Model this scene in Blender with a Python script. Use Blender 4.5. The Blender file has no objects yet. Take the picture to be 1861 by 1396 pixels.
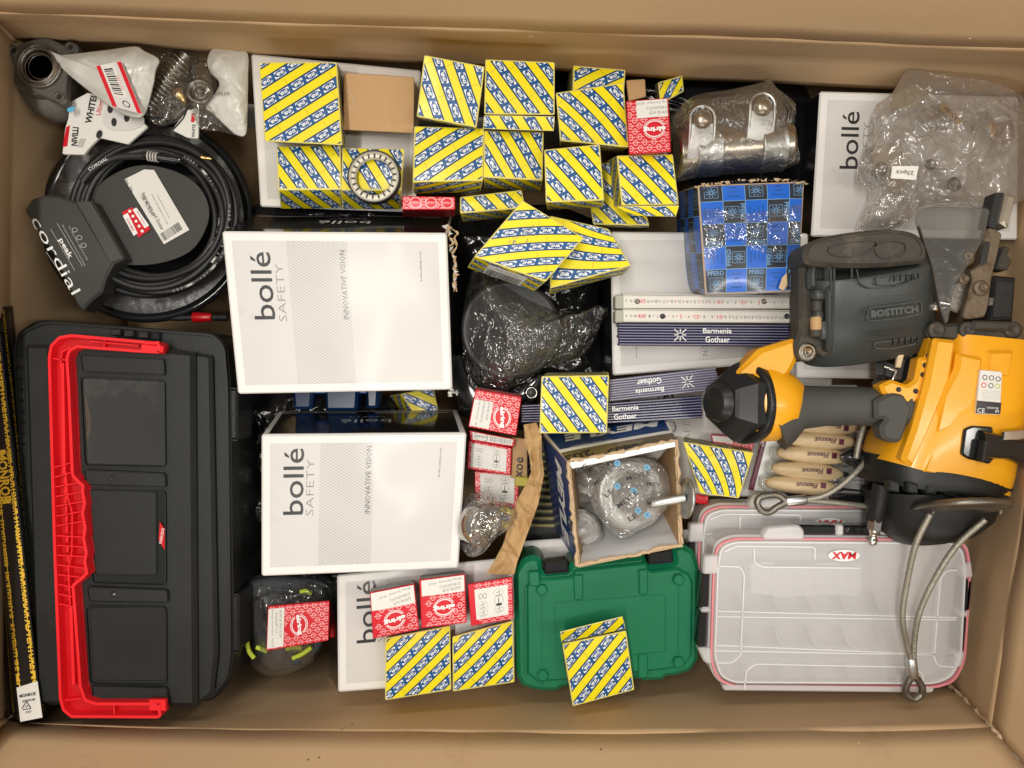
import bpy, bmesh, math, random
from mathutils import Vector, Matrix, noise
random.seed(7)
R = math.radians
# ---------------------------------------------------------------- camera, light, exposure
F = 1354.0; H = 1.28; CX = 930.5; CY = 698.0          # photo focal length in its pixels, eye height in metres
sc = bpy.context.scene
col = sc.collection
cam = bpy.data.cameras.new('camera'); cam.lens = 36.0 * F / 1861; cam.sensor_width = 36; cam.clip_start = .02; cam.clip_end = 60
camo = bpy.data.objects.new('camera', cam); camo.location = (0, 0, H); col.objects.link(camo); sc.camera = camo
w = bpy.data.worlds.new('World'); sc.world = w; w.use_nodes = True
bg = w.node_tree.nodes['Background']; bg.inputs[0].default_value = (1.0, .93, .84, 1); bg.inputs[1].default_value = .31
def area(name, loc, sx, sy, power, color=(1, .95, .87), target=(0, 0, .2)):
    l = bpy.data.lights.new(name, 'AREA'); l.shape = 'RECTANGLE'; l.size = sx; l.size_y = sy; l.energy = power; l.color = color
    o = bpy.data.objects.new(name, l); o.location = loc
    o.rotation_euler = (Vector(target) - Vector(loc)).to_track_quat('-Z', 'Y').to_euler(); col.objects.link(o); return o
area('ceiling_tube_light', (-.50, .15, 2.9), .14, 1.6, 43, target=(-.50, .15, 0))
area('ceiling_tube_light', (1.45, -.2, 2.9), .14, 2.2, 25, target=(1.3, -.2, 0))
area('ceiling_tube_light', (-.2, 2.2, 2.7), 2.2, .25, 19, target=(0, 0, .2))
area('ceiling_tube_light', (.1, -2.1, 2.1), 2.2, .25, 17, target=(0, .2, .3))
sc.view_settings.view_transform = 'Standard'; sc.view_settings.look = 'None'; sc.view_settings.exposure = 0; sc.view_settings.gamma = 1
sc.render.engine = 'CYCLES'; sc.cycles.max_bounces = 8; sc.cycles.transparent_max_bounces = 24; sc.cycles.caustics_reflective = False; sc.cycles.caustics_refractive = False
sc.cycles.use_denoising = True

def P(x, y, z=.3):
    k = (H - z) / F
    return Vector(((x - CX) * k, (CY - y) * k, z))
def LM(px, z=.3): return px * (H - z) / F
def V2(a): return Vector((a[0], a[1]))

# ---------------------------------------------------------------- materials
MC = {}
def pm(name, c, rough=.5, metal=0., spec=.5, coat=0., var=.12, vs=25., bump=0., bs=150., wear=None, alpha=1., trans=0., stretch=None, var2=None):
    if name in MC: return MC[name]
    m = bpy.data.materials.new(name); m.use_nodes = True; nt = m.node_tree; N = nt.nodes; Lk = nt.links
    b = N['Principled BSDF']; b.inputs['Roughness'].default_value = rough; b.inputs['Metallic'].default_value = metal
    b.inputs['Specular IOR Level'].default_value = spec; b.inputs['Coat Weight'].default_value = coat; b.inputs['Coat Roughness'].default_value = .11
    b.inputs['Alpha'].default_value = alpha; b.inputs['Transmission Weight'].default_value = trans
    tc = N.new('ShaderNodeTexCoord'); mp = N.new('ShaderNodeMapping'); Lk.new(tc.outputs['Object'], mp.inputs[0])
    if stretch: mp.inputs['Scale'].default_value = stretch
    n = N.new('ShaderNodeTexNoise'); n.inputs['Scale'].default_value = vs; n.inputs['Detail'].default_value = 6; n.inputs['Roughness'].default_value = .62
    Lk.new(mp.outputs[0], n.inputs[0])
    mix = N.new('ShaderNodeMix'); mix.data_type = 'RGBA'
    mix.inputs[6].default_value = (*[max(0, x * (1 - var)) for x in c], 1); c2 = var2 or [min(1, x * (1 + var)) for x in c]
    mix.inputs[7].default_value = (*c2, 1)
    Lk.new(n.outputs['Fac'], mix.inputs[0]); out = mix.outputs[2]
    rr = N.new('ShaderNodeMapRange'); rr.inputs[3].default_value = max(.02, rough * .75); rr.inputs[4].default_value = min(1, rough * 1.25)
    Lk.new(n.outputs['Fac'], rr.inputs[0]); Lk.new(rr.outputs[0], b.inputs['Roughness'])
    if wear:
        wc, ws, wt = wear
        n2 = N.new('ShaderNodeTexNoise'); n2.inputs['Scale'].default_value = ws; n2.inputs['Detail'].default_value = 9; n2.inputs['Roughness'].default_value = .7
        Lk.new(tc.outputs['Object'], n2.inputs[0])
        mr = N.new('ShaderNodeMapRange'); mr.inputs[1].default_value = wt; mr.inputs[2].default_value = wt + .08
        Lk.new(n2.outputs['Fac'], mr.inputs[0])
        mx = N.new('ShaderNodeMix'); mx.data_type = 'RGBA'; mx.inputs[7].default_value = (*wc, 1)
        Lk.new(mr.outputs[0], mx.inputs[0]); Lk.new(out, mx.inputs[6]); out = mx.outputs[2]
    Lk.new(out, b.inputs['Base Color'])
    if bump:
        n3 = N.new('ShaderNodeTexNoise'); n3.inputs['Scale'].default_value = bs; n3.inputs['Detail'].default_value = 4
        Lk.new(mp.outputs[0], n3.inputs[0])
        bp = N.new('ShaderNodeBump'); bp.inputs['Strength'].default_value = bump; bp.inputs['Distance'].default_value = .002
        Lk.new(n3.outputs['Fac'], bp.inputs['Height']); Lk.new(bp.outputs[0], b.inputs['Normal'])
    MC[name] = m; return m
def film(name, tint=(.97, .97, .96), haze=.05, hazec=(.8, .8, .8), blend=.25, rough=.10, bump=.3, bs=90, tl_=.4):
    if name in MC: return MC[name]
    m = bpy.data.materials.new(name); m.use_nodes = True; nt = m.node_tree; N = nt.nodes; Lk = nt.links
    N.remove(N['Principled BSDF']); out = N['Material Output']
    tr = N.new('ShaderNodeBsdfTransparent'); tr.inputs[0].default_value = (*tint, 1)
    df = N.new('ShaderNodeBsdfDiffuse'); df.inputs[0].default_value = (*hazec, 1)
    tl = N.new('ShaderNodeBsdfTranslucent'); tl.inputs[0].default_value = (*hazec, 1)
    md = N.new('ShaderNodeMixShader'); md.inputs[0].default_value = tl_; Lk.new(df.outputs[0], md.inputs[1]); Lk.new(tl.outputs[0], md.inputs[2])
    m1 = N.new('ShaderNodeMixShader'); m1.inputs[0].default_value = haze; Lk.new(tr.outputs[0], m1.inputs[1]); Lk.new(md.outputs[0], m1.inputs[2])
    gl = N.new('ShaderNodeBsdfGlossy'); gl.inputs['Roughness'].default_value = rough
    lw = N.new('ShaderNodeLayerWeight'); lw.inputs[0].default_value = blend
    mr = N.new('ShaderNodeMapRange'); mr.inputs[3].default_value = .11; mr.inputs[4].default_value = .75; Lk.new(lw.outputs['Facing'], mr.inputs[0])
    m2 = N.new('ShaderNodeMixShader'); Lk.new(mr.outputs[0], m2.inputs[0]); Lk.new(m1.outputs[0], m2.inputs[1]); Lk.new(gl.outputs[0], m2.inputs[2])
    Lk.new(m2.outputs[0], out.inputs[0])
    if bump:                                                # sharp crinkle lines plus soft waves
        tc = N.new('ShaderNodeTexCoord'); acc = None
        def mth(op, a, b=None, c=None):
            q = N.new('ShaderNodeMath'); q.operation = op
            for k, x in enumerate((a, b, c)):
                if x is None: continue
                if isinstance(x, (int, float)): q.inputs[k].default_value = x
                else: Lk.new(x, q.inputs[k])
            return q.outputs[0]
        for sc_, wt, st_, wd in ((.30, 1.0, (1, .35, 1), 14), (.42, .8, (.3, 1, 1), 14), (.95, .45, (1, .6, 1), 9), (1.8, .25, (1, 1, 1), 7)):
            mp = N.new('ShaderNodeMapping'); mp.inputs['Scale'].default_value = st_; mp.inputs['Rotation'].default_value = (0, 0, sc_ * 2.3); Lk.new(tc.outputs['Object'], mp.inputs[0])
            n = N.new('ShaderNodeTexNoise'); n.inputs['Scale'].default_value = bs * sc_; n.inputs['Detail'].default_value = 1; n.inputs['Distortion'].default_value = 1.0; Lk.new(mp.outputs[0], n.inputs[0])
            r_ = mth('MULTIPLY', mth('SUBTRACT', 1, mth('MINIMUM', 1, mth('MULTIPLY', mth('ABSOLUTE', mth('SUBTRACT', n.outputs['Fac'], .5)), wd))), wt)
            k_ = N.new('ShaderNodeTexNoise'); k_.inputs['Scale'].default_value = bs * .16; k_.inputs['Detail'].default_value = 0; Lk.new(mp.outputs[0], k_.inputs[0])
            r_ = mth('MULTIPLY', r_, mth('MINIMUM', 1, mth('MAXIMUM', 0, mth('MULTIPLY_ADD', k_.outputs['Fac'], 7, -3.1))))
            acc = r_ if acc is None else mth('ADD', acc, r_)
            acc = mth('MULTIPLY_ADD', n.outputs['Fac'], wt * 1.6, acc)
        bp = N.new('ShaderNodeBump'); bp.inputs['Strength'].default_value = min(1, bump * 1.5); bp.inputs['Distance'].default_value = .0030
        Lk.new(acc, bp.inputs['Height'])
        for q in (gl, lw): Lk.new(bp.outputs[0], q.inputs['Normal'])
    MC[name] = m; return m
M = dict(
 card=pm('corrugated_board', (.535, .368, .212), .85, spec=.2, var=.05, vs=5, bump=.12, bs=260, wear=((.48, .325, .19), 9, .60)),
 cardp=pm('plain_brown_card', (.50, .315, .16), .8, spec=.25, var=.08, vs=120, bump=.1, bs=400),
 kraft=pm('kraft_paper', (.47, .30, .14), .8, spec=.2, var=.15, vs=40, bump=.3, bs=120),
 cedge=pm('torn_board_edge', (.55, .40, .25), .9, spec=.1, var=.2, vs=120, bump=.6, bs=300),
 white=pm('white_coated_board', (.76, .745, .725), .36, spec=.22, coat=.045, var=.03, vs=8, bump=.05, bs=30),
 grey=pm('pale_grey_print', (.62, .605, .59), .34, spec=.22, coat=.045, var=.06, vs=5, wear=((.53, .515, .50), 9, .60)),
 hatch=pm('hatch_grey_print', (.44, .43, .42), .35, coat=.1, var=.03),
 ink=pm('black_ink', (.02, .02, .022), .35, coat=.2, var=.1),
 inkg=pm('grey_ink', (.22, .22, .22), .45, var=.1),
 inkl=pm('light_ink', (.45, .44, .42), .5, var=.1),
 gblack=pm('gloss_black_board', (.012, .012, .013), .16, coat=.5, var=.2),
 yel=pm('yellow_print', (.80, .67, .004), .42, spec=.35, coat=.08, var=.08, vs=14, bump=.12, bs=40, wear=((.66, .58, .13), 55, .66)),
 blu=pm('blue_print', (.004, .078, .245), .42, spec=.35, coat=.06, wear=((.12, .22, .36), 70, .67), var=.08),
 navy=pm('navy_print', (.004, .022, .07), .42, spec=.3, var=.08),
 pw=pm('white_print', (.80, .81, .80), .38, coat=.2, var=.03),
 olive=pm('faint_olive_ink', (.42, .36, .02), .4, var=.05),
 red=pm('red_print', (.60, .006, .018), .42, spec=.35, coat=.08, var=.08, bump=.06, bs=40),
 pink=pm('pink_print', (.78, .36, .37), .42, coat=.05, var=.05),
 label=pm('label_paper', (.70, .69, .65), .6, var=.04, vs=50),
 bpl=pm('black_plastic', (.011, .012, .012), .42, spec=.35, var=.15, vs=30, bump=.12, bs=500),
 bpl2=pm('dark_grey_plastic', (.013, .0145, .0135), .48, spec=.35, var=.15, vs=20, bump=.15, bs=600, wear=((.045, .045, .042), 22, .70)),
 bgl=pm('gloss_black_plastic', (.012, .013, .014), .12, coat=.3, var=.2),
 rub=pm('black_rubber', (.016, .016, .017), .45, var=.25, vs=60, bump=.15, bs=300),
 rpl=pm('red_plastic', (.78, .012, .02), .40, spec=.4, var=.05, vs=30),
 rpd=pm('smooth_and_shaded_red_plastic', (.52, .003, .008), .34, var=.05),
 gpl=pm('green_plastic', (.004, .155, .068), .42, spec=.3, var=.08, vs=12, bump=.12, bs=500, wear=((.05, .28, .15), 60, .72)),
 nyel=pm('yellow_tool_paint', (.80, .365, .008), .36, coat=.2, var=.10, vs=9, bump=.1, bs=60, wear=((.16, .085, .02), 46, .675)),
 steel=pm('bright_steel', (.62, .61, .58), .22, metal=1, var=.12, vs=30, bump=.1, bs=60),
 zinc=pm('zinc_plate', (.55, .57, .57), .38, metal=1, var=.18, vs=40, bump=.2, bs=200),
 dsteel=pm('oily_steel', (.20, .185, .16), .38, metal=.85, var=.35, vs=40, bump=.3, bs=150, wear=((.22, .13, .06), 30, .58)),
 rust=pm('rusty_steel', (.17, .13, .09), .55, metal=.6, var=.3, vs=60, bump=.4, bs=200, wear=((.11, .075, .045), 40, .52)),
 rope=pm('galvanised_wire_rope', (.33, .31, .26), .5, metal=.7, var=.3, vs=90, bump=.5, bs=400),
 cast=pm('cast_aluminium', (.105, .098, .082), .6, metal=.35, var=.2, vs=50, bump=.5, bs=400),
 pbag=pm('milky_polythene', (.60, .60, .56), .30, coat=.1, var=.08, vs=20, bump=.5, bs=60),
 wood=pm('pale_ash_wood', (.60, .45, .26), .42, var=.28, vs=30, stretch=(2, 26, 8), bump=.1, bs=80),
 dblu=pm('dark_blue_lacquer', (.022, .022, .09), .28, coat=.35, var=.1),
 rulw=pm('ivory_lacquer', (.66, .63, .57), .4, coat=.2, var=.05),
 rulc=pm('grey_rubber_tip', (.36, .36, .30), .6, var=.08),
 mblu=pm('meyle_blue_print', (.012, .045, .17), .35, coat=.25, var=.25, vs=12),
 pblu=pm('bright_blue_print', (.004, .105, .54), .30, coat=.4, var=.12, vs=18, bump=.15, bs=40),
 pblk=pm('grey_black_print', (.016, .019, .026), .30, coat=.3, var=.15, bump=.15, bs=40),
 pmid=pm('mid_blue_print', (.12, .26, .46), .3, coat=.3, var=.1),
 pdk=pm('deep_blue_print', (.006, .07, .30), .3, coat=.3, var=.1),
 tape=pm('brown_tape', (.16, .12, .06), .18, coat=.5, var=.3, vs=30, bump=.3, bs=50),
 marsh=pm('maroon_print', (.10, .01, .035), .4, var=.1),
 brass=pm('brass', (.60, .42, .18), .35, metal=1, var=.2, vs=60),
 cyan=pm('cyan_print', (.10, .42, .68), .4, var=.1),
 gold=pm('orange_yellow_print', (.75, .47, .04), .4, var=.1),
 lime=pm('lime_rubber', (.42, .52, .03), .5, var=.15),
 glove=pm('charcoal_knit', (.045, .05, .058), .8, var=.3, vs=90, bump=.6, bs=300),
 oliv=pm('olive_enamel', (.14, .13, .03), .4, var=.2),
 gasket=pm('pink_gasket', (.74, .24, .27), .45, var=.08),
 floorm=pm('concrete', (.30, .29, .27), .8, var=.15, vs=6, bump=.2, bs=50),
)
M['film'] = film('clear_film', rough=.06); M['film2'] = film('smoky_film', tint=(.95, .95, .93), haze=.06, hazec=(.55, .55, .52), blend=.3, rough=.06, bump=.5, bs=80)
M['milk'] = film('milky_film', tint=(.9, .9, .88), haze=.30, hazec=(.75, .75, .72), blend=.3, rough=.15, bump=.5, bs=60)
M['ccase'] = film('translucent_case_plastic', tint=(.95, .95, .95), haze=.60, hazec=(.93, .92, .93), blend=.08, rough=.28, bump=0, tl_=.15)
M['ccase_lid'] = film('translucent_lid_plastic', tint=(.97, .97, .97), haze=.42, hazec=(.93, .92, .93), blend=.08, rough=.22, bump=0, tl_=.15)
M['ccase2'] = film('translucent_case_rib', tint=(.97, .97, .97), haze=.75, hazec=(1, 1, 1), blend=.12, rough=.25, bump=0, tl_=.1)
M['glassy'] = film('clear_rigid_cover', tint=(.8, .82, .8), haze=.03, hazec=(.3, .3, .3), blend=.25, rough=.04, bump=0)

# ---------------------------------------------------------------- objects
ORG = {}
def link(o, parent=None):
    col.objects.link(o)
    if parent is not None: o.parent = parent; ORG[o.name] = ORG[parent.name]
def tag(o, label=None, cat=None, group=None, kind=None):
    if label: o['label'] = label
    if cat: o['category'] = cat
    if group: o['group'] = group
    if kind: o['kind'] = kind
    return o
def thing(name, label, cat, loc, group=None):
    o = bpy.data.objects.new(name, None); o.empty_display_size = .02; col.objects.link(o); o.location = loc
    ORG[o.name] = Vector(loc); return tag(o, label, cat, group)
class MB:
    def __init__(s): s.v = []; s.f = []; s.m = []; s.s = []; s.mats = []
    def mi(s, mat):
        if isinstance(mat, str): mat = M[mat]
        if mat not in s.mats: s.mats.append(mat)
        return s.mats.index(mat)
    def add(s, vs, fs, mat, smooth=False):
        b = len(s.v); s.v += [tuple(v) for v in vs]; k = s.mi(mat)
        for f in fs: s.f.append(tuple(b + i for i in f)); s.m.append(k); s.s.append(smooth)
    def build(s, name, parent=None, label=None, cat=None, group=None, kind=None, loc=None):
        if parent is not None: o = ORG[parent.name]
        elif loc is not None: o = Vector(loc)
        else:
            xs = [v[0] for v in s.v]; ys = [v[1] for v in s.v]; zs = [v[2] for v in s.v]
            o = Vector(((min(xs) + max(xs)) / 2, (min(ys) + max(ys)) / 2, min(zs)))
        me = bpy.data.meshes.new(name); me.from_pydata([(v[0] - o.x, v[1] - o.y, v[2] - o.z) for v in s.v], [], s.f)
        for m in s.mats: me.materials.append(m)
        me.polygons.foreach_set('material_index', s.m); me.polygons.foreach_set('use_smooth', s.s); me.update()
        ob = bpy.data.objects.new(name, me); link(ob, parent)
        if parent is None: ob.location = o; ORG[ob.name] = o
        return tag(ob, label, cat, group, kind)

# ---------------------------------------------------------------- shape helpers (world coordinates)
def offset_poly(pts, d):                                    # inset a 2D polygon by d (d>0 shrinks)
    pts = [Vector(p) for p in pts]; n = len(pts); A = sum(pts[i][0] * pts[(i + 1) % n][1] - pts[(i + 1) % n][0] * pts[i][1] for i in range(n)); sg = 1 if A > 0 else -1
    out = []
    for i in range(n):
        a, b, c = pts[i - 1], pts[i], pts[(i + 1) % n]
        e1 = (b - a); e2 = (c - b)
        e1 = e1.normalized() if e1.length > 1e-9 else Vector((1, 0)); e2 = e2.normalized() if e2.length > 1e-9 else e1
        n1 = Vector((-e1.y, e1.x)) * sg; n2 = Vector((-e2.y, e2.x)) * sg
        m = n1 + n2; m = m.normalized() if m.length > 1e-6 else n1
        k = max(.5, m.dot(n1)); out.append(b + m * (d / k))
    for _ in range(12):                                     # edges turned over by the inset close up to their middle
        bad = [i for i in range(n) if (out[(i + 1) % n] - out[i]).dot(pts[(i + 1) % n] - pts[i]) < 0]
        if not bad: break
        for i in bad: j = (i + 1) % n; q = (out[i] + out[j]) / 2; out[i] = q; out[j] = q.copy()
    return out
def tess(mb, ring, mat):                                    # cap a closed ring, duplicates removed, triangulated
    from mathutils.geometry import tessellate_polygon
    r = []
    for v in ring:
        if not r or (Vector(v) - Vector(r[-1])).length > 2e-5: r.append(v)
    if (Vector(r[0]) - Vector(r[-1])).length < 2e-5: r.pop()
    if len(r) < 3: return
    fs = []
    for t in tessellate_polygon([[Vector((v[0], v[1], 0)) for v in r]]):
        a, b, c = (r[i] for i in t); ar = (b[0] - a[0]) * (c[1] - a[1]) - (c[0] - a[0]) * (b[1] - a[1])
        if abs(ar) > 1e-12: fs.append(tuple(t) if ar > 0 else tuple(t)[::-1])
    mb.add(r, fs, mat, False)
def rpoly(pts, r, n=4):                                     # round the corners of a polygon (pixel or metre space)
    out = []; N = len(pts)
    for i in range(N):
        a, b, c = V2(pts[i - 1]), V2(pts[i]), V2(pts[(i + 1) % N])
        rr = r[i] if isinstance(r, (list, tuple)) else r
        l = min(rr, (a - b).length * .45, (c - b).length * .45)
        if l < 1e-6: out.append(tuple(b)); continue
        p = b + (a - b).normalized() * l; q = b + (c - b).normalized() * l
        for k in range(n + 1):
            t = k / n; out.append(tuple(p * (1 - t) ** 2 + b * 2 * t * (1 - t) + q * t * t))
    return out
def slab(mb, pts, z, depth, mat, bev=.0015, smooth=False, flare=0., px=True, cap=True, top=None):
    """pixel outline at height z, extruded down; top: material of the top face"""
    w2 = [V2(P(x, y, z)) for x, y in pts] if px else [V2(p) for p in pts]
    rings = [([*offset_poly(w2, -flare)], z - depth), (w2, z - bev)]
    if bev > 0: rings.append((offset_poly(w2, bev), z))
    n = len(w2); vs = []
    for r, zz in rings: vs += [(p[0], p[1], zz) for p in r]
    fs = []
    for k in range(len(rings) - 1):
        for i in range(n): j = (i + 1) % n; fs.append((k * n + i, k * n + j, (k + 1) * n + j, (k + 1) * n + i))
    mb.add(vs, fs, mat, smooth)
    last = vs[-n:]
    if cap: tess(mb, last, top or mat)
    return w2
def ribbon(mb, pts, w, z, h, mat, closed=False, px=True, taper=.75):
    """a raised rib along a polyline: width w (pixels), from z up by h"""
    q = [V2(P(x, y, z)) for x, y in pts] if px else [V2(p) for p in pts]
    ww = LM(w, z) if px else w
    n = len(q); vs = []; 
    for i in range(n):
        a = q[i - 1] if (i > 0 or closed) else q[i]; c = q[(i + 1) % n] if (i < n - 1 or closed) else q[i]
        e1 = (q[i] - a); e2 = (c - q[i])
        if e1.length < 1e-9: e1 = e2
        if e2.length < 1e-9: e2 = e1
        e1 = e1.normalized(); e2 = e2.normalized(); n1 = Vector((-e1.y, e1.x)); n2 = Vector((-e2.y, e2.x)); m = (n1 + n2)
        m = m.normalized() if m.length > 1e-6 else n1; k = 1 / max(.4, m.dot(n1))
        for s, zz in ((-.5, 0), (-.5 * taper, h), (.5 * taper, h), (.5, 0)):
            p = q[i] + m * (s * ww * k); vs.append((p.x, p.y, z + zz))
    fs = []
    for i in range(n if closed else n - 1):
        a = i * 4; b = ((i + 1) % n) * 4
        for k in range(3): fs.append((a + k, b + k, b + k + 1, a + k + 1))
    if not closed: fs += [(0, 1, 2, 3), tuple((n - 1) * 4 + k for k in (3, 2, 1, 0))]
    mb.add(vs, fs, mat, False)
def crom(pts, k=6, closed=False):                           # Catmull-Rom through points (any dimension)
    pts = [Vector(p) for p in pts]; n = len(pts); out = []
    for i in range(n if closed else n - 1):
        a = pts[i - 1] if (i > 0 or closed) else pts[0]; b = pts[i]; c = pts[(i + 1) % n]; d = pts[(i + 2) % n] if (closed or i + 2 < n) else pts[-1]
        for s in range(k):
            t = s / k; out.append(.5 * ((2 * b) + (c - a) * t + (2 * a - 5 * b + 4 * c - d) * t * t + (3 * b - a - 3 * c + d) * t ** 3))
    if not closed: out.append(pts[-1])
    return out
def tube(mb, pts, r, mat, n=10, closed=False, caps=True, smooth=True):
    pts = [Vector(p) for p in pts]; m = len(pts); vs = []; up = None
    for i, p in enumerate(pts):
        a = pts[i - 1] if (i > 0 or closed) else p; c = pts[(i + 1) % m] if (i < m - 1 or closed) else p
        d = (c - a).normalized() if (c - a).length > 1e-9 else Vector((1, 0, 0))
        if up is None: up = Vector((0, 0, 1)) if abs(d.z) < .9 else Vector((1, 0, 0))
        s = d.cross(up); s = s.normalized() if s.length > 1e-6 else Vector((1, 0, 0)); u2 = s.cross(d).normalized(); up = u2
        rr = r[i] if isinstance(r, (list, tuple)) else r
        for k in range(n):
            t = 2 * math.pi * k / n; vs.append(p + (s * math.cos(t) + u2 * math.sin(t)) * rr)
    fs = []
    for i in range(m if closed else m - 1):
        j = (i + 1) % m
        for k in range(n): l = (k + 1) % n; fs.append((i * n + k, i * n + l, j * n + l, j * n + k))
    mb.add(vs, fs, mat, smooth)
    if caps and not closed: mb.add(vs[:n], [tuple(range(n))[::-1]], mat); mb.add(vs[-n:], [tuple(range(n))], mat)
def lathe(mb, base, axis, prof, mat, n=32, smooth=True, caps=True):
    """prof: list of (distance along axis, radius)"""
    ax = Vector(axis).normalized(); s = ax.cross(Vector((0, 0, 1))); s = s.normalized() if s.length > 1e-4 else Vector((1, 0, 0)); u = s.cross(ax)
    vs = []; b = Vector(base)
    for h, r in prof:
        for k in range(n): t = 2 * math.pi * k / n; vs.append(b + ax * h + (s * math.cos(t) + u * math.sin(t)) * r)
    fs = [(i * n + k, i * n + (k + 1) % n, (i + 1) * n + (k + 1) % n, (i + 1) * n + k) for i in range(len(prof) - 1) for k in range(n)]
    mb.add(vs, fs, mat, smooth)
    if caps:
        if prof[0][1] > 1e-5: mb.add(vs[:n], [tuple(range(n))[::-1]], mat)
        if prof[-1][1] > 1e-5: mb.add(vs[-n:], [tuple(range(n))], mat)
def loft(mb, st, mat, n=28, smooth=True, caps=True, flat=None):
    """stations: (centre world, half width, half height, exponent); in-plane axis from the path, height along z"""
    m = len(st); vs = []
    for i, (c, hw, hh, e) in enumerate(st):
        a = Vector(st[max(0, i - 1)][0]); b = Vector(st[min(m - 1, i + 1)][0]); d = (b - a).normalized()
        s = Vector((d.y, -d.x, 0)).normalized(); u = s.cross(d).normalized()
        if u.z < 0: u = -u
        for k in range(n):
            t = 2 * math.pi * k / n; ct, stt = math.cos(t), math.sin(t)
            x = abs(ct) ** (2 / e) * (1 if ct > 0 else -1); y = abs(stt) ** (2 / e) * (1 if stt > 0 else -1)
            vs.append(Vector(c) + s * (x * hw) + u * (y * hh))
    fs = [(i * n + k, i * n + (k + 1) % n, (i + 1) * n + (k + 1) % n, (i + 1) * n + k) for i in range(m - 1) for k in range(n)]
    mb.add(vs, fs, mat, smooth)
    if caps: mb.add(vs[:n], [tuple(range(n))[::-1]], mat); mb.add(vs[-n:], [tuple(range(n))], mat)
def bx(mb, c, sx, sy, sz, mat, rot=0., bev=.001):
    c = Vector(c); m = Matrix.Rotation(rot, 2)
    pts = [V2(c) + m @ Vector(q) for q in ((-sx / 2, -sy / 2), (sx / 2, -sy / 2), (sx / 2, sy / 2), (-sx / 2, sy / 2))]
    slab(mb, pts, c.z + sz / 2, sz, mat, bev=min(bev, sz / 3), px=False)
def wrap(pts_px, z):
    return [P(x, y, z) for x, y in pts_px]
def rdg(x, y, seed, s):                                     # long sharp fold lines running in a few directions, 0..1
    o = 0
    for k in range(4):
        a = seed * 1.7 + k * .83; c, q = math.cos(a), math.sin(a); wx = x + 14 * noise.noise(Vector((x * .02, y * .02, seed + k))); wy = y + 14 * noise.noise(Vector((y * .02, x * .02, seed - k)))
        n = noise.noise(Vector(((wx * c + wy * q) * s, (wy * c - wx * q) * s * .28, seed * 3.1 + k * 5)))
        g = noise.noise(Vector((x * .012, y * .012, seed * 9 + k)))
        o = max(o, max(0, 1 - abs(n) * 4.5) ** 1.3 * max(0, min(1, .55 + g * 1.6)))
    return o
def bagmesh(mb, outline, z, h, mat, seed=0, crease=.005, K=34, N=130, zbot=None, centre=None, prof=None, cs=28., edge=0., bottom=True):
    """a puffy crinkled plastic bag: pixel outline, star-shaped round its centre"""
    o = crom([(*p, 0) for p in outline], 8, True); m = len(o)
    cx, cy = centre or (sum(p[0] for p in o) / m, sum(p[1] for p in o) / m)
    ring = []
    per = [0]
    for i in range(m): per.append(per[-1] + (o[(i + 1) % m] - o[i]).length)
    for k in range(N):
        t = per[-1] * k / N; i = max(j for j in range(m) if per[j] <= t); f = (t - per[i]) / max(1e-6, per[i + 1] - per[i])
        ring.append(o[i].lerp(o[(i + 1) % m], f))
    zb = z if zbot is None else zbot; vs = []
    for j in range(K + 1):
        r = 1 - j / (K + .001)
        for k in range(N):
            x = cx + (ring[k].x - cx) * r; y = cy + (ring[k].y - cy) * r
            sd = Vector((x * .01, y * .01, seed * 3.7))
            pr = prof(x, y, r) if prof else (1 - r ** 2.2)
            zz = z + h * pr + crease * (.8 * rdg(x, y, seed, .018 * cs / 28) + .5 * rdg(x, y, seed + 5, .04 * cs / 28)) * min(1, (1 - r) * 5 + edge) + crease * .9 * noise.noise(sd * 2.2) * min(1, (1 - r) * 4)
            vs.append(P(x, y, zz))
    fs = [(j * N + k, j * N + (k + 1) % N, (j + 1) * N + (k + 1) % N, (j + 1) * N + k) for j in range(K) for k in range(N)]
    fs.append(tuple(K * N + k for k in range(N)))
    if bottom:
        b0 = len(vs)
        for r, dz in ((1.0, 0), (.6, -.004), (.1, -.004)):
            for k in range(N): vs.append(P(cx + (ring[k].x - cx) * r, cy + (ring[k].y - cy) * r, zb + dz))
        for k in range(N):
            k1 = (k + 1) % N; fs.append((k1, k, b0 + k, b0 + k1))
            for j in range(2): fs.append((b0 + j * N + k1, b0 + j * N + k, b0 + (j + 1) * N + k, b0 + (j + 1) * N + k1))
    mb.add(vs, fs, mat, True)

# ---------------------------------------------------------------- flat print, clipped to a face
TXT = {}
def glyphs(s, bold=0., res=2):
    key = (s, bold, res)
    if key in TXT: return TXT[key]
    cu = bpy.data.curves.new('t', 'FONT'); cu.body = s; cu.size = 1; cu.resolution_u = res; cu.offset = bold; cu.fill_mode = 'FRONT'
    ob = bpy.data.objects.new('t', cu); col.objects.link(ob)
    me = bpy.data.meshes.new_from_object(ob.evaluated_get(bpy.context.evaluated_depsgraph_get()))
    me.calc_loop_triangles(); vs = [v.co.copy() for v in me.vertices]
    tr = [tuple((vs[i].x, vs[i].y) for i in t.vertices) for t in me.loop_triangles]
    xs = [v.x for v in vs]; ys = [v.y for v in vs]; bb = (min(xs), max(xs), min(ys), max(ys)) if vs else (0, 1, 0, 1)
    bpy.data.objects.remove(ob); bpy.data.curves.remove(cu); bpy.data.meshes.remove(me)
    TXT[key] = (tr, bb); return TXT[key]
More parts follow.
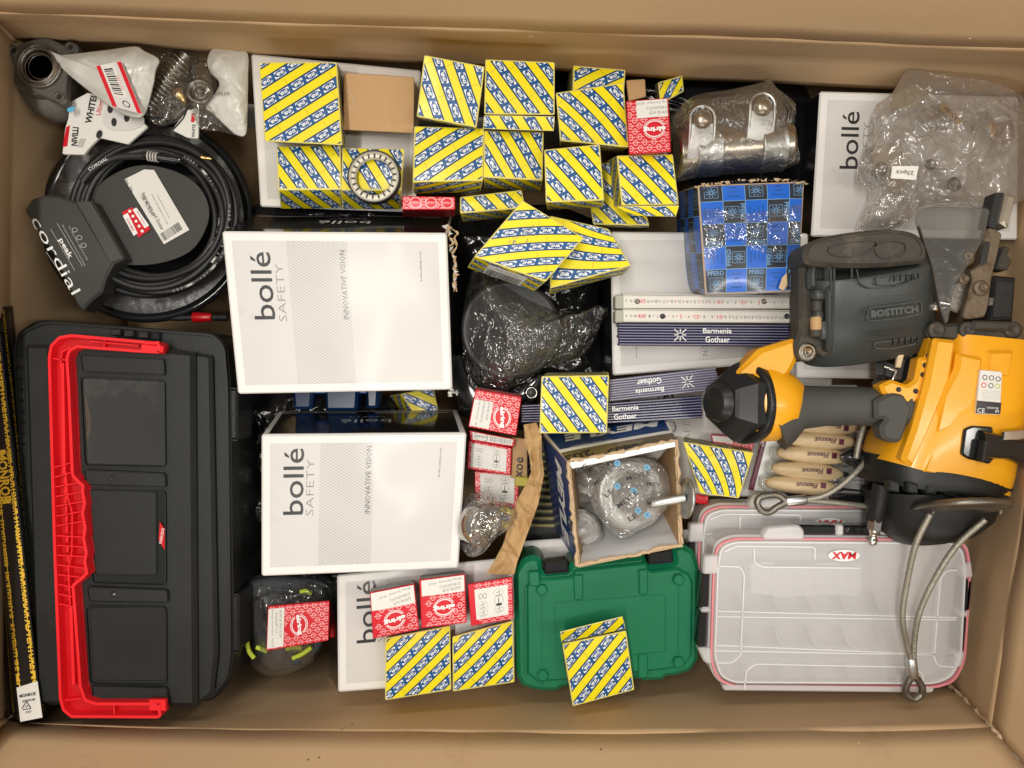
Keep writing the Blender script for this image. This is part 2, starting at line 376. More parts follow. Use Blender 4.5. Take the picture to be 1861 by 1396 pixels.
def text2(s, cx, cy, h, rot=0., bold=0., wid=None, shear=0., res=2):
    """triangles of a string centred at cx,cy (y down), cap height box h, rotated clockwise by rot degrees"""
    tr, (x0, x1, y0, y1) = glyphs(s, bold, res); sy = h / (y1 - y0); sx = wid / (x1 - x0) if wid else sy; c, q = math.cos(R(rot)), math.sin(R(rot)); out = []
    for t in tr:
        o = []
        for x, y in t:
            X = (x - (x0 + x1) / 2) * sx + (y - (y0 + y1) / 2) * sy * shear; Y = -(y - (y0 + y1) / 2) * sy; o.append((cx + X * c - Y * q, cy + X * q + Y * c))
        out.append(o)
    return out
def rot2(pts, cx, cy, rot):
    c, q = math.cos(R(rot)), math.sin(R(rot)); return [(cx + x * c - y * q, cy + x * q + y * c) for x, y in pts]
def ring2(cx, cy, rx, ry, w, rot=0., n=20, a0=0, a1=360):
    o = []
    for k in range(n):
        t0 = R(a0 + (a1 - a0) * k / n); t1 = R(a0 + (a1 - a0) * (k + 1) / n)
        q = [((rx) * math.cos(t0), (ry) * math.sin(t0)), ((rx) * math.cos(t1), (ry) * math.sin(t1)), ((rx - w) * math.cos(t1), (ry - w) * math.sin(t1)), ((rx - w) * math.cos(t0), (ry - w) * math.sin(t0))]
        o.append(rot2(q, cx, cy, rot))
    return o
def disc2(cx, cy, rx, ry, rot=0., n=20):
    return [rot2([(rx * math.cos(2 * math.pi * k / n), ry * math.sin(2 * math.pi * k / n)) for k in range(n)], cx, cy, rot)]
def rect2(x0, y0, x1, y1): return [[(x0, y0), (x1, y0), (x1, y1), (x0, y1)]]
def line2(x0, y0, x1, y1, w):
    d = Vector((x1 - x0, y1 - y0)).normalized() * (w / 2); n = (-d.y, d.x)
    return [[(x0 + n[0], y0 + n[1]), (x1 + n[0], y1 + n[1]), (x1 - n[0], y1 - n[1]), (x0 - n[0], y0 - n[1])]]
def clip(poly, x0, y0, x1, y1):
    for ax, lim, sg in ((0, x0, 1), (0, x1, -1), (1, y0, 1), (1, y1, -1)):
        o = []; n = len(poly)
        for i in range(n):
            a, b = poly[i], poly[(i + 1) % n]; da = (a[ax] - lim) * sg; db = (b[ax] - lim) * sg
            if da >= 0: o.append(a)
            if (da >= 0) != (db >= 0): t = da / (da - db); o.append((a[0] + (b[0] - a[0]) * t, a[1] + (b[1] - a[1]) * t))
        poly = o
        if len(poly) < 3: return []
    return poly
class Face:
    def __init__(s, c, bulge=0., seed=0, rough=0.):
        s.c = [Vector(p) for p in c]; s.W = ((s.c[1] - s.c[0]).length + (s.c[2] - s.c[3]).length) / 2; s.H = ((s.c[3] - s.c[0]).length + (s.c[2] - s.c[1]).length) / 2
        s.n = -((s.c[1] - s.c[0]) + (s.c[2] - s.c[3])).cross((s.c[3] - s.c[0]) + (s.c[2] - s.c[1])).normalized(); s.b = bulge; s.seed = seed; s.r = rough
        s.gx = min(30, max(3, round(s.W / .011))); s.gy = min(30, max(3, round(s.H / .011)))
        s.d = [[s.raw(i / s.gx, j / s.gy) for i in range(s.gx + 1)] for j in range(s.gy + 1)]
    def raw(s, u, v):
        e = max(0, min(u, 1 - u)) * max(0, min(v, 1 - v)) * 4; e = math.sqrt(max(0, e)) if e > 0 else 0
        k = s.b * min(1, 1.4 * e)
        if s.r and e > 0: k += s.r * min(1, e * 3) * noise.noise(Vector((u * s.W * 15, v * s.H * 15, s.seed * 7.3)))
        return k
    def at(s, u, v, off=0.):
        c = s.c; p = c[0] * ((1 - u) * (1 - v)) + c[1] * (u * (1 - v)) + c[2] * (u * v) + c[3] * ((1 - u) * v)
        x = min(max(u, 0), 1) * s.gx; y = min(max(v, 0), 1) * s.gy; i = min(int(x), s.gx - 1); j = min(int(y), s.gy - 1); x -= i; y -= j
        a, b, q, d = s.d[j][i], s.d[j][i + 1], s.d[j + 1][i + 1], s.d[j + 1][i]
        k = a + (b - a) * x + (q - b) * y if x > y else a + (q - d) * x + (d - a) * y
        return p + s.n * (k + off)
    def base(s, mb, mat, g=0):
        w = s.gx + 1; vs = [s.at(i / s.gx, j / s.gy) for j in range(s.gy + 1) for i in range(w)]; fs = []
        for j in range(s.gy):
            for i in range(s.gx): a = j * w + i; fs += [(a, a + w + 1, a + 1), (a, a + w, a + w + 1)]
        mb.add(vs, fs, mat, bool(s.b or s.r))
    def put(s, mb, polys, mat, layer=1, m=.0004, cl=None):
        x0, y0, x1, y1 = cl or (m, m, s.W - m, s.H - m); vs = []; fs = []; key = {}; cw, ch = s.W / s.gx, s.H / s.gy
        for p in polys:
            xs = [a[0] for a in p]; ys = [a[1] for a in p]
            if max(xs) < x0 or min(xs) > x1 or max(ys) < y0 or min(ys) > y1: continue
            if min(xs) < x0 or max(xs) > x1 or min(ys) < y0 or max(ys) > y1: p = clip(p, x0, y0, x1, y1)
            if len(p) < 3: continue
            xs = [a[0] for a in p]; ys = [a[1] for a in p]; ps = [p]
            if max(xs) - min(xs) > .006 or max(ys) - min(ys) > .006:
                ps = []
                for i in range(max(0, int(min(xs) / cw)), min(s.gx, int(max(xs) / cw) + 1)):
                    for j in range(max(0, int(min(ys) / ch)), min(s.gy, int(max(ys) / ch) + 1)):
                        q = clip(p, i * cw, j * ch, (i + 1) * cw, (j + 1) * ch)
                        if len(q) > 2: ps.append(q)
            for p in ps:
                A = sum(p[i][0] * p[(i + 1) % len(p)][1] - p[(i + 1) % len(p)][0] * p[i][1] for i in range(len(p)))
                if abs(A) < 1e-10: continue
                if A > 0: p = p[::-1]
                f = []
                for a in p:
                    k = (round(a[0] * 1e5), round(a[1] * 1e5))
                    if k not in key: key[k] = len(vs); vs.append(s.at(a[0] / s.W, a[1] / s.H, .00013 * layer + .00006))
                    if not f or f[-1] != key[k]: f.append(key[k])
                if f[0] == f[-1]: f.pop()
                if len(set(f)) > 2: fs.append(tuple(f))
        if fs: mb.add(vs, fs, mat, bool(s.b or s.r))
FI = dict(T=(0, 1, 2, 3), B=(3, 2, 6, 7), N=(1, 0, 4, 5), L=(0, 3, 7, 4), R=(2, 1, 5, 6), D=(7, 6, 5, 4))
def hexa(mb, c, mats, edge, b=.0010, bulge=.0008, seed=0, rough=.0004, skip='', g=8):
    """six bulging faces and chamfered edges between eight corners; returns its faces"""
    ins = {}; faces = {}
    for k, idx in FI.items():
        for q, i in enumerate(idx):
            p = c[i]; a = c[idx[q - 1]]; d = c[idx[(q + 1) % 4]]; ins[k, i] = p + ((a - p).normalized() + (d - p).normalized()) * b
        f = Face([ins[k, i] for i in idx], bulge if k == 'T' else bulge * .5, seed + ord(k), rough); faces[k] = f
        if k not in skip: f.base(mb, mats.get(k, mats['*']) if isinstance(mats, dict) else mats, g if k != 'D' else 1)
    ks = list(FI)
    for i1 in range(6):
        for i2 in range(i1 + 1, 6):
            a, d = ks[i1], ks[i2]
            if a in skip or d in skip: continue
            sh = [i for i in FI[a] if i in FI[d]]
            if len(sh) == 2: mb.add([ins[a, sh[0]], ins[a, sh[1]], ins[d, sh[1]], ins[d, sh[0]]], [(0, 1, 2, 3)], edge)
    for i in range(8):
        t = [ins[k, i] for k in ks if i in FI[k] and k not in skip]
        if len(t) == 3: mb.add(t, [(0, 1, 2)], edge)
    return faces
def corners(quad, z, depth, off=(0, 0), tz=(0, 0)):
    """eight world corners: top quad in pixels at height z (tz tilts it: metres per whole width / height), bottom the same size seen displaced by off pixels"""
    cx = sum(q[0] for q in quad) / 4; cy = sum(q[1] for q in quad) / 4
    w = max(1, max(abs(q[0] - cx) for q in quad)); h = max(1, max(abs(q[1] - cy) for q in quad)); zz = [z + tz[0] * (q[0] - cx) / w / 2 + tz[1] * (cy - q[1]) / h / 2 for q in quad]
    top = [P(q[0], q[1], k) for q, k in zip(quad, zz)]; c0 = P(cx, cy, z); c1 = P(cx + off[0], cy + off[1], z - depth); d = c1 - c0
    return top + [p + d for p in top]
# ---------------------------------------------------------------- setting: floor under the big carton
fl = MB(); fl.add([(-6, -6, -.012), (6, -6, -.012), (6, 6, -.012), (-6, 6, -.012)], [(0, 1, 2, 3)], 'floorm'); fl.build('floor', kind='structure', loc=(0, 0, -.012))
# the big open carton: four walls with a crease where the flaps begin, then the flaps leaning outwards
big = thing('cardboard_carton', 'large open brown cardboard carton that holds all the goods', 'carton', (0, 0, -.008))
def wallsheet(name, a, b, rows, n=60, seed=0, amp=.003, bow=None):
    """a,b: lists of (px,py,z) down the two ends of the sheet; rows: subdivisions"""
    mb = MB(); vs = []; tot = 0
    k = len(a)
    grid = []
    for i in range(k - 1):
        for s in range(rows):
            t = s / rows; w_ = (bow[i] * (1 - t) + bow[i + 1] * t) if bow else 0; grid.append((P(*a[i]).lerp(P(*a[i + 1]), t), P(*b[i]).lerp(P(*b[i + 1]), t), w_))
    grid.append((P(*a[-1]), P(*b[-1]), bow[-1] if bow else 0))
    for p, q, w_ in grid:
        for j in range(n + 1):
            v = p.lerp(q, j / n) + Vector((0, -w_ * math.sin(math.pi * j / n) ** .7, 0)); nn = noise.noise(v * 5 + Vector((seed, 0, 0))) * amp + noise.noise(v * 14 + Vector((seed, 3, 0))) * amp * .35
            v = v + Vector(((b[0][1] != a[0][1]) * 0 + nn * (1 if abs(p.x - q.x) < abs(p.y - q.y) else .2), nn * (1 if abs(p.x - q.x) >= abs(p.y - q.y) else .2), nn * .3)); vs.append(v)
    m = len(grid); fs = [(i * (n + 1) + j, i * (n + 1) + j + 1, (i + 1) * (n + 1) + j + 1, (i + 1) * (n + 1) + j) for i in range(m - 1) for j in range(n)]
    mb.add(vs, fs, 'card', True); o = mb.build(name, big)
    me = o.data; ctr = Vector((0, 0, .9)); tot = sum((p.normal.dot(ctr - (p.center + ORG['cardboard_carton'])) for p in me.polygons)); so = o.modifiers.new('board', 'SOLIDIFY'); so.thickness = .006; so.offset = -1 if tot > 0 else 1
    return o
zc, zr = .30, .43
TLc, TRc, BRc, BLc = (26, 74), (1872, 178), (1727, 1246), (6, 1312)
fTL, fTR, fBR, fBL = (-50, 22), (1990, 92), (1801, 1322), (-30, 1262)
def low(c, dx=0, dy=0):                                     # the foot of the wall: same place in the world, on the carton floor
    p = P(c[0], c[1], zc); k = F / (H - 0.0); return (CX + (p.x + dx) * k, CY - (p.y + dy) * k, 0.0)
def lowz(c, z, dx=0, dy=0):
    p = P(c[0], c[1], zc); k = F / (H - z); return (CX + (p.x + dx) * k, CY - (p.y + dy) * k, z)
wallsheet('wall', [lowz(TLc, 0, 0, .04), lowz(TLc, .28, 0, .04), (*TLc, zc), (-8, 40, .36), (fTL[0], fTL[1], zr)], [lowz(TRc, 0, 0, .04), lowz(TRc, .28, 0, .04), (*TRc, zc), (1930, 128, .36), (fTR[0], fTR[1], zr)], 6, seed=1)  # lower wall set back out of view so the gap beside it stays dark
wallsheet('wall', [lowz(TRc, 0, 0, .04), lowz(TRc, .28, 0, .04), (*TRc, zc), (1930, 128, .36), (*fTR, zr)], [lowz(BRc, 0), lowz(BRc, .28), (*BRc, zc), (1761, 1281, .36), (*fBR, zr)], 6, seed=2)
wallsheet('wall', [lowz(BRc, 0), (*BRc, zc), (*fBR, zr)], [lowz(BLc, 0), (*BLc, zc), (8, 1312, .34)], 8, seed=3, amp=.002, bow=(0, 0, .010))
wallsheet('wall', [lowz(BLc, 0), lowz(BLc, .28), (*BLc, zc), (8, 1312, .34), (-40, 1330, zr)], [lowz(TLc, 0, 0, .04), lowz(TLc, .28, 0, .04), (*TLc, zc), (-8, 40, .36), (*fTL, zr)], 6, seed=4)
wallsheet('flap', [(*fTL, zr), (-150, -190, .60)], [(*fTR, zr), (2100, -150, .60)], 8, seed=5)
wallsheet('flap', [(*fTR, zr), (2300, -100, .60)], [(*fBR, zr), (2080, 1640, .60)], 8, seed=6)
wallsheet('flap', [(*fBR, zr), (2075, 1650, .60)], [(8, 1312, .34), (-250, 1640, .56)], 8, seed=7, amp=.002, bow=(.010, .02))
wallsheet('flap', [(-40, 1330, zr), (-260, 1640, .56)], [(*fTL, zr), (-330, -90, .56)], 8, seed=8)
mb = MB(); mb.add([P(10, 1311, .338), P(-42, 1330, .43), P(-262, 1642, .56), P(-245, 1642, .56)], [(0, 3, 2, 1)], 'card'); mb.build('gusset', big)
mb = MB(); tube(mb, crom([P(24, 75, .27), P(26, 74, .30), P(-8, 40, .36), P(-50, 22, .43)], 5), .0035, 'card', 8); mb.build('corner_seam', big)
mb = MB(); tube(mb, crom([P(9, 1308, .27), P(6, 1311, .30), P(8, 1311, .34), P(-40, 1330, .43)], 5), .0035, 'card', 8); mb.build('corner_seam', big)
mb = MB(); slab(mb, [low(c)[:2] for c in (TLc, TRc, BRc, BLc)], 0, .008, 'card', bev=0); mb.build('carton_floor', big)
for (x, y) in ((640, 1316), (622, 1324), (560, 1381), (580, 1377), (690, 1275), (676, 1277)):      # staple holes torn in the board
    pass

# ---------------------------------------------------------------- printed patterns
def snr(f, mb, ang, ph=(0, 0), flip=0, sc_=1.0, small=True):
    per, band, cell = .0218 * sc_, .0110 * sc_, .0202 * sc_; D = math.hypot(f.W, f.H) / 2; nt_ = int(D / per) + 2; nc = int(D / cell) + 2
    A, B_, C_, D_, E_, G_ = [], [], [], [], [], []
    cx, cy = f.W / 2, f.H / 2
    for j in range(-nt_, nt_ + 1):
        t = (j + ph[1]) * per; st = (j % 2) * .5
        for i in range(-nc, nc + 1):
            s = (i + ph[0] + st) * cell
            c0 = rot2([(s, t)], cx, cy, ang)[0]
            if not (-cell < c0[0] < f.W + cell and -cell < c0[1] < f.H + cell): continue
            A.append(rot2([(s - cell / 2, t - band / 2), (s + cell / 2, t - band / 2), (s + cell / 2, t + band / 2), (s - cell / 2, t + band / 2)], cx, cy, ang))
            for e in (-1, 1):
                B_.append(rot2([(s - cell / 2, t + e * band / 2 - .0005), (s + cell / 2, t + e * band / 2 - .0005), (s + cell / 2, t + e * band / 2 + .0005), (s - cell / 2, t + e * band / 2 + .0005)], cx, cy, ang))
            a, b = .0076 * sc_, .0040 * sc_
            C_.append(rot2([(s - a + .001, t - b), (s + a + .0005, t - b), (s + a + .0013, t - b + .001), (s + a - .001, t + b), (s - a - .0005, t + b), (s - a - .0013, t + b - .001)], cx, cy, ang))
            G_ += disc2(*c0, .0080 * sc_, .0037 * sc_, ang, 14)
            D_ += text2('SNR', *c0, .0040 * sc_, ang + (180 if flip else 0), .035, wid=.0108 * sc_, shear=.12, res=1)
            if small and (i % 2 == 0):
                q = rot2([(s, t + per * .5)], cx, cy, ang)[0]; E_ += text2('NTN', *q, .0016, ang + 90, 0, wid=.006, res=1)
    f.put(mb, A, 'blu', 1); f.put(mb, B_, 'navy', 2); f.put(mb, C_, 'pw', 2); f.put(mb, G_, 'blu', 3); f.put(mb, D_, 'pw', 4); f.put(mb, E_, 'olive', 1)
def elring(f, mb, logo=None, ph=0., rot=0):
    px_, py_ = .0108, .0066; A, B_ = [], []
    for j in range(-1, int(f.H / py_) + 2):
        for i in range(-1, int(f.W / px_) + 2):
            x = (i + .5 * (j % 2) + ph) * px_; y = j * py_ + .003
            if logo and ((x - logo[0] * f.W) / .0165) ** 2 + ((y - logo[1] * f.H) / .0118) ** 2 < 1: continue
            A += ring2(x, y, .0030, .0038, .0011, rot, 10) + rect2(x - .0050, y - .0005, x - .0030, y + .0005) + rect2(x + .0030, y - .0005, x + .0050, y + .0005)
            A += rect2(x - .0015, y - .0008, x + .0015, y + .0003)
    f.put(mb, A, 'pink', 1)
    if logo:
        cx, cy = logo[0] * f.W, logo[1] * f.H; r = logo[2] if len(logo) > 2 else 0
        f.put(mb, disc2(cx, cy, .0134, .0114, r), 'pw', 2); f.put(mb, disc2(cx, cy, .0127, .0107, r), 'red', 3); f.put(mb, ring2(cx, cy, .0118, .0098, .0012, r), 'pw', 4)
        f.put(mb, rot2_list(rect2(-.0150, -.0036, .0150, .0036), cx, cy, r), 'red', 4)
        f.put(mb, text2('elring', cx, cy, .0074, r, .045, wid=.0270), 'pw', 5)
def rot2_list(polys, cx, cy, r): return [rot2(p, cx, cy, r) for p in polys]
def elabel(f, mb, x0, y0, x1, y1, lines, rot=0, fill='label'):
    """paper label in fractions of the face with a few lines of type"""
    W, Hh = f.W, f.H; f.put(mb, rect2(x0 * W, y0 * Hh, x1 * W, y1 * Hh), fill, 5)
    for s, u, v, h, wd in lines: f.put(mb, text2(s, (x0 + (x1 - x0) * u) * W, (y0 + (y1 - y0) * v) * Hh, h, rot, 0, wid=wd, res=1), 'inkg', 7)
def diagram(f, mb, x0, y0, x1, y1, rot=0):
    W, Hh = f.W, f.H; f.put(mb, rect2(x0 * W, y0 * Hh, x1 * W, y1 * Hh), 'label', 5); a, b = (x1 - x0) * W, (y1 - y0) * Hh; X, Y = x0 * W, y0 * Hh
    for u, v, k in ((.22, .25, 'o'), (.22, .55, 's'), (.22, .8, 's'), (.72, .22, 's'), (.72, .48, 'b'), (.72, .76, 'w')):
        cx, cy = X + a * u, Y + b * v; q = min(a, b) * .09
        if k == 'o': f.put(mb, ring2(cx - q * .6, cy, q * .7, q, .0005) + ring2(cx + q, cy, q * .7, q, .0005), 'ink', 6)
        elif k == 'b': f.put(mb, rect2(cx - q, cy + q, cx + q, cy + q * 1.8) + rect2(cx - q * .2, cy - q, cx + q * .1, cy + q) + ring2(cx, cy, q * 1.7, q * 2, .0003), 'ink', 6)
        else: f.put(mb, line2(cx - q, cy, cx + q, cy - q * .5, .0006) + line2(cx - q, cy + q, cx + q, cy + q * .7, .0005) + line2(cx, cy - q, cx + q * .3, cy + q, .0006) + ring2(cx, cy, q * 1.8, q * 1.5, .0003), 'inkg', 6)
def bolle_top(f, mb, flip=0, k=1., hatch=(.28, .555), parts='bsivu', m=.0085):
    W, Hh = f.W, f.H
    def X(pl): return [rot2([(x - W / 2, y - Hh / 2) for x, y in p], W / 2, Hh / 2, 180) if flip else p for p in pl]
    f.put(mb, rect2(m, m, W - m, Hh - m), 'grey', 1)
    x0, x1 = hatch[0] * W, hatch[1] * W; L_ = []; n = int((Hh + .1) / .0036)
    for i in range(-20, n):
        y = i * .0036; yy = [y + (x1 - x0) * .62 * s for s in (0, 1)]
        p = clip([(x0, yy[0]), (x1, yy[1]), (x1, yy[1] + .0015), (x0, yy[0] + .0015)], x0, m, x1, Hh - m)
        if len(p) > 2: L_.append(p)
    f.put(mb, X(L_), 'hatch', 2)
    if 'b' in parts: f.put(mb, X(text2('bollé', .155 * W, .330 * Hh, .0250 * k, -90, .004, wid=.0800 * k, res=3)), 'ink', 3)
    if 's' in parts: f.put(mb, X(text2('SAFETY', .238 * W, .375 * Hh, .0092 * k, -90, -.018, wid=.068 * k)), 'inkg', 3)
    if 'i' in parts: f.put(mb, X(text2('INNOVATIVE VISION', .53 * W, .325 * Hh, .0064 * k, -90, -.006, wid=.083 * k, res=1)), 'ink', 3)
    if 'u' in parts: f.put(mb, X(text2('bolle-safety.com', .885 * W, .205 * Hh, .0030 * k, -90, 0, wid=.036 * k, res=1)), 'ink', 3)
def bolle_side(f, mb):
    W, Hh = f.W, f.H
    f.put(mb, text2('bollé', W * .5, Hh * .48, .020, 0, 0, wid=.066), 'pw', 3); f.put(mb, text2('SAFETY', W * .5, Hh * .68, .006, 0, -.01, wid=.05), 'inkl', 3)
    f.put(mb, rect2(W * .05, Hh * .86, W * .46, Hh * .885) + rect2(W * .56, Hh * .86, W * .97, Hh * .885), 'pw', 3)

# ---------------------------------------------------------------- cartons
def carton(name, label, cat, quad, z, depth, off, mats, edge, deco=None, tz=(0, 0), group=None, bulge=.0012, rough=.0008, b=.0010, seed=0, skip='', g=8):
    mb = MB(); c = corners(quad, z, depth, off, tz); fc = hexa(mb, c, mats, edge, b, bulge, seed, rough, skip, g)
    if deco: deco(fc, mb)
    o = mb.build(name, None, label, cat, group); o['_f'] = 0; del o['_f']; return o, fc
YG = 'yellow and blue striped bearing cartons'
def snrbox(label, quad, z, depth, off, ang, ph=(0, 0), flip=1, sides='B', sang=None, tz=(0, 0), extra=None, seed=0, sc_=1., bulge=.0014):
    def deco(fc, mb):
        snr(fc['T'], mb, ang, ph, flip, sc_)
        for k in sides: snr(fc[k], mb, (sang or {}).get(k, ang), (.3 + ph[0], .2 + ph[1]), flip, sc_)
        if extra: extra(fc, mb)
    return carton('bearing_carton', label, 'carton', quad, z, depth, off, 'yel', pm('worn_yellow_edge', (.80, .72, .26), .6, var=.25, vs=200), deco, tz, YG, bulge, .0010, .0012, seed)
S = snrbox
S('largest square striped carton of the upper left, left of the plain brown carton', [(470, 113), (612, 113), (622, 264), (481, 257)], .385, .072, (12, 6), -32, (0, .1), 1, 'BR', {'R': -60}, seed=1)
S('striped carton left of the one that carries the toothed steel ring', [(502, 266), (619, 262), (620, 344), (506, 345)], .354, .044, (2, 37), 56, (.2, 0), 1, 'BN', seed=2)
S('striped carton with a toothed steel ring lying on top of it', [(622, 268), (735, 270), (730, 346), (620, 345)], .354, .044, (-1, 37), 56, (.1, .4), 1, 'BN', seed=3)
S('leaning striped carton near the top wall, just right of the plain brown carton', [(771, 100), (881, 121), (866, 232), (757, 212)], .40, .08, (3, 12), 62, (.1, .1), 1, 'BL', seed=4, tz=(0, .01))
def flapB(fc, mb): pass
o5, f5 = S('large striped carton near the top wall with its lower end flap folded out', [(882, 108), (1008, 113), (1008, 209), (880, 208)], .395, .085, (-2, 8), 53, (.3, .2), 1, 'BL', seed=5)
S('striped carton with bands rising to the right, above the long thin red carton', [(753, 229), (880, 233), (878, 328), (750, 331)], .375, .05, (-2, 24), -33, (0, .35), 1, 'BN', seed=6)
S('narrow striped carton directly below the one with its end flap folded out', [(880, 237), (988, 239), (986, 328), (878, 322)], .372, .05, (0, 22), 58, (.4, .3), 1, 'BR', seed=7)
S('half hidden striped carton against the top wall, bands rising to the right', [(1042, 119), (1137, 127), (1133, 186), (1040, 180)], .345, .10, (-14, 6), -30, (0, 0), 1, 'BL', seed=8)
S('tilted striped carton left of the upper small red carton', [(1010, 169), (1133, 150), (1143, 268), (1018, 256)], .390, .08, (-6, 14), 50, (.1, .2), 1, 'BL', seed=9)
S('small striped carton in the dark gap above the upper red carton', [(1196, 150), (1240, 137), (1243, 166), (1200, 190)], .32, .06, (-8, 4), -50, (0, 0), 1, 'BL', seed=10, sc_=.85)
S('striped carton left of the one with the torn lower flap, overlapping its neighbours', [(989, 272), (1090, 262), (1098, 364), (992, 368)], .400, .05, (0, 16), 52, (.5, .1), 1, 'BR', seed=11)
o12, f12 = S('striped carton with torn lower flap left of the silver pipe clamp', [(1121, 283), (1223, 280), (1234, 372), (1130, 374)], .385, .085, (-28, 8), 50, (.2, .6), 1, 'BL', seed=12)
S('long low striped carton lying right of the small red carton', [(836, 358), (948, 345), (955, 378), (836, 388)], .350, .05, (2, 16), 52, (.6, .3), 0, 'BR', {'B': 52}, seed=13)
S('striped carton wedged underneath the one with the torn flap', [(1060, 296), (1150, 296), (1180, 410), (1078, 408)], .335, .07, (2, 12), 52, (.2, .1), 1, 'B', seed=14)
def bar15(fc, mb):
    f = fc['L']; W, Hh = f.W, f.H; f.put(mb, rect2(W * .22, Hh * .12, W * .78, Hh * .95), 'pw', 4); random.seed(3); x = W * .25
    while x < W * .75: d = random.choice((.0006, .0011, .0016)); f.put(mb, rect2(x, Hh * .45, x + d, Hh * .92), 'ink', 6); x += d + random.choice((.0008, .0014))
    f.put(mb, text2('SNR 6205 C3', W * .5, Hh * .27, .0035, 0), 'ink', 6)
    t = fc['T']; random.seed(9); L_ = []
    for i in range(26): a = random.uniform(.35, .8) * t.W; b_ = (.2 + .3 * (a / t.W)) * t.H + random.uniform(-.008, .008); L_ += line2(a, b_, a + random.uniform(.002, .006), b_ + random.uniform(-.003, .003), .0005)
    t.put(mb, L_, 'inkg', 6)
S('diamond turned striped carton with nearly level bands and a barcode sticker, on the black film', [(862, 466), (950, 364), (1062, 432), (992, 512)], .405, .06, (-20, 22), 56, (.3, .2), 0, 'BL', {'B': 110, 'L': 30}, extra=bar15, seed=15, sc_=.98)
S('turned striped carton partly under the diamond turned one, on its right', [(1000, 392), (1106, 416), (1147, 483), (1000, 524)], .375, .06, (-6, 16), 14, (.5, .4), 0, 'BRL', {'B': 40}, seed=16)
S('striped carton lying across the dark blue folding rulers', [(984, 684), (1107, 682), (1103, 787), (980, 788)], .385, .07, (3, -10), 52, (.1, .5), 0, 'N', seed=17, sc_=.9)
S('striped carton between the blue box of ball joints and the wooden handled carving tools', [(1241, 803), (1370, 822), (1343, 906), (1272, 897)], .345, .07, (-4, -12), 66, (.3, .5), 1, 'NL', seed=18, sc_=.9)
S('striped carton left of the pair at the lower edge, against the bottom wall', [(700, 1160), (818, 1137), (820, 1254), (700, 1273)], .355, .06, (0, -8), -38, (.2, .2), 1, 'NR', seed=19, sc_=.92)
S('striped carton right of the pair at the lower edge, touching the green case', [(822, 1157), (932, 1128), (935, 1240), (823, 1257)], .352, .06, (-1, -8), -38, (.6, .1), 1, 'NL', seed=20, sc_=.92)
o21, f21 = S('striped carton with a gaping lid leaning on the green case', [(1022, 1170), (1138, 1146), (1153, 1254), (1041, 1284)], .365, .055, (-6, -8), -40, (.1, .3), 1, 'NL', seed=21, bulge=.002, sc_=.90)
S('small striped carton in the gap between the two large white cartons', [(728, 716), (788, 704), (797, 744), (761, 764)], .235, .05, (-22, 2), 45, (.1, .1), 1, 'L', seed=22, tz=(0, 0))
S('striped carton corner poking out under the wrapped steel bearing', [(905, 925), (930, 918), (941, 948), (915, 962)], .300, .03, (0, 2), 35, (.1, .1), 1, 'B', seed=23, sc_=.8)
def flap(par, quad, zs, ang, thick=.0008, seed=0, mat='yel', flip=1, sc_=1.):
    mb = MB(); c = [P(q[0], q[1], k) for q, k in zip(quad, zs)]; n = (c[1] - c[0]).cross(c[3] - c[0]).normalized(); n = -n if n.z > 0 else n
    f = hexa(mb, c + [p + n * thick for p in c], {'*': mat}, 'pw', .0002, .0005, seed, 0); 
    if ang is not None: snr(f['T'], mb, ang, (.2, .4), flip, sc_)
    return mb.build('flap', par)
flap(o5, [(880, 210), (1008, 212), (1006, 238), (878, 234)], (.397, .397, .392, .392), 53, seed=1)
flap(o12, [(1121, 376), (1234, 374), (1228, 394), (1148, 392)], (.387, .387, .382, .380), 50, seed=2)
flap(o21, [(1018, 1149), (1131, 1121), (1137, 1143), (1021, 1168)], (.378, .378, .367, .367), -40, seed=3)
# plain brown carton with a thumb notch
def notch(fc, mb): fc['T'].put(mb, ring2(.0, fc['T'].H * .5, .011, .0135, .0005, 0, 20, -90, 90), 'inkl', 1)
carton('brown_carton', 'plain brown carton with a thumb notch, lying among the striped ones', 'carton', [(625, 132), (753, 140), (752, 242), (624, 236)], .352, .045, (0, 3), 'cardp', 'cardp', notch, bulge=.0004, rough=.0002)
carton('brown_carton', 'small open brown carton in the dark gap by the top wall', 'carton', [(1138, 146), (1172, 144), (1174, 176), (1142, 184)], .325, .06, (0, 4), 'cardp', 'cardp')

# red gasket cartons
RG = 'small red patterned gasket cartons'
def E(label, quad, z, depth, off, logo=None, lab=None, sides='', dia=None, tz=(0, 0), seed=0, side_lab=None, mats=None, rot=0, extra=None):
    def deco(fc, mb):
        elring(fc['T'], mb, logo, seed * .21)
        for k in sides: elring(fc[k], mb, None, .3)
        if lab: elabel(fc['T'], mb, *lab)
        if side_lab: elabel(fc[side_lab[0]], mb, *side_lab[1:])
        if dia: diagram(fc['T'], mb, *dia)
        if extra: extra(fc, mb)
    return carton('gasket_carton', label, 'carton', quad, z, depth, off, mats or 'red', 'red', deco, tz, RG, .0008, .0006, .0008, seed + 40)
TL_ = [('ASW RD ACM', .70, .78, .0036, .022), ('29.85x47x7/12', .66, .55, .0034, .026), ('Elring Germany  05/25', .55, .28, .0034, .040)]
E('small red carton with a pale label, left of the silver pipe clamp', [(1138, 184), (1214, 178), (1219, 276), (1143, 281)], .405, .045, (3, 4), (.64, .56, 178), (.22, -.05, 1.0, .34, TL_, 180), 'BL', seed=1)
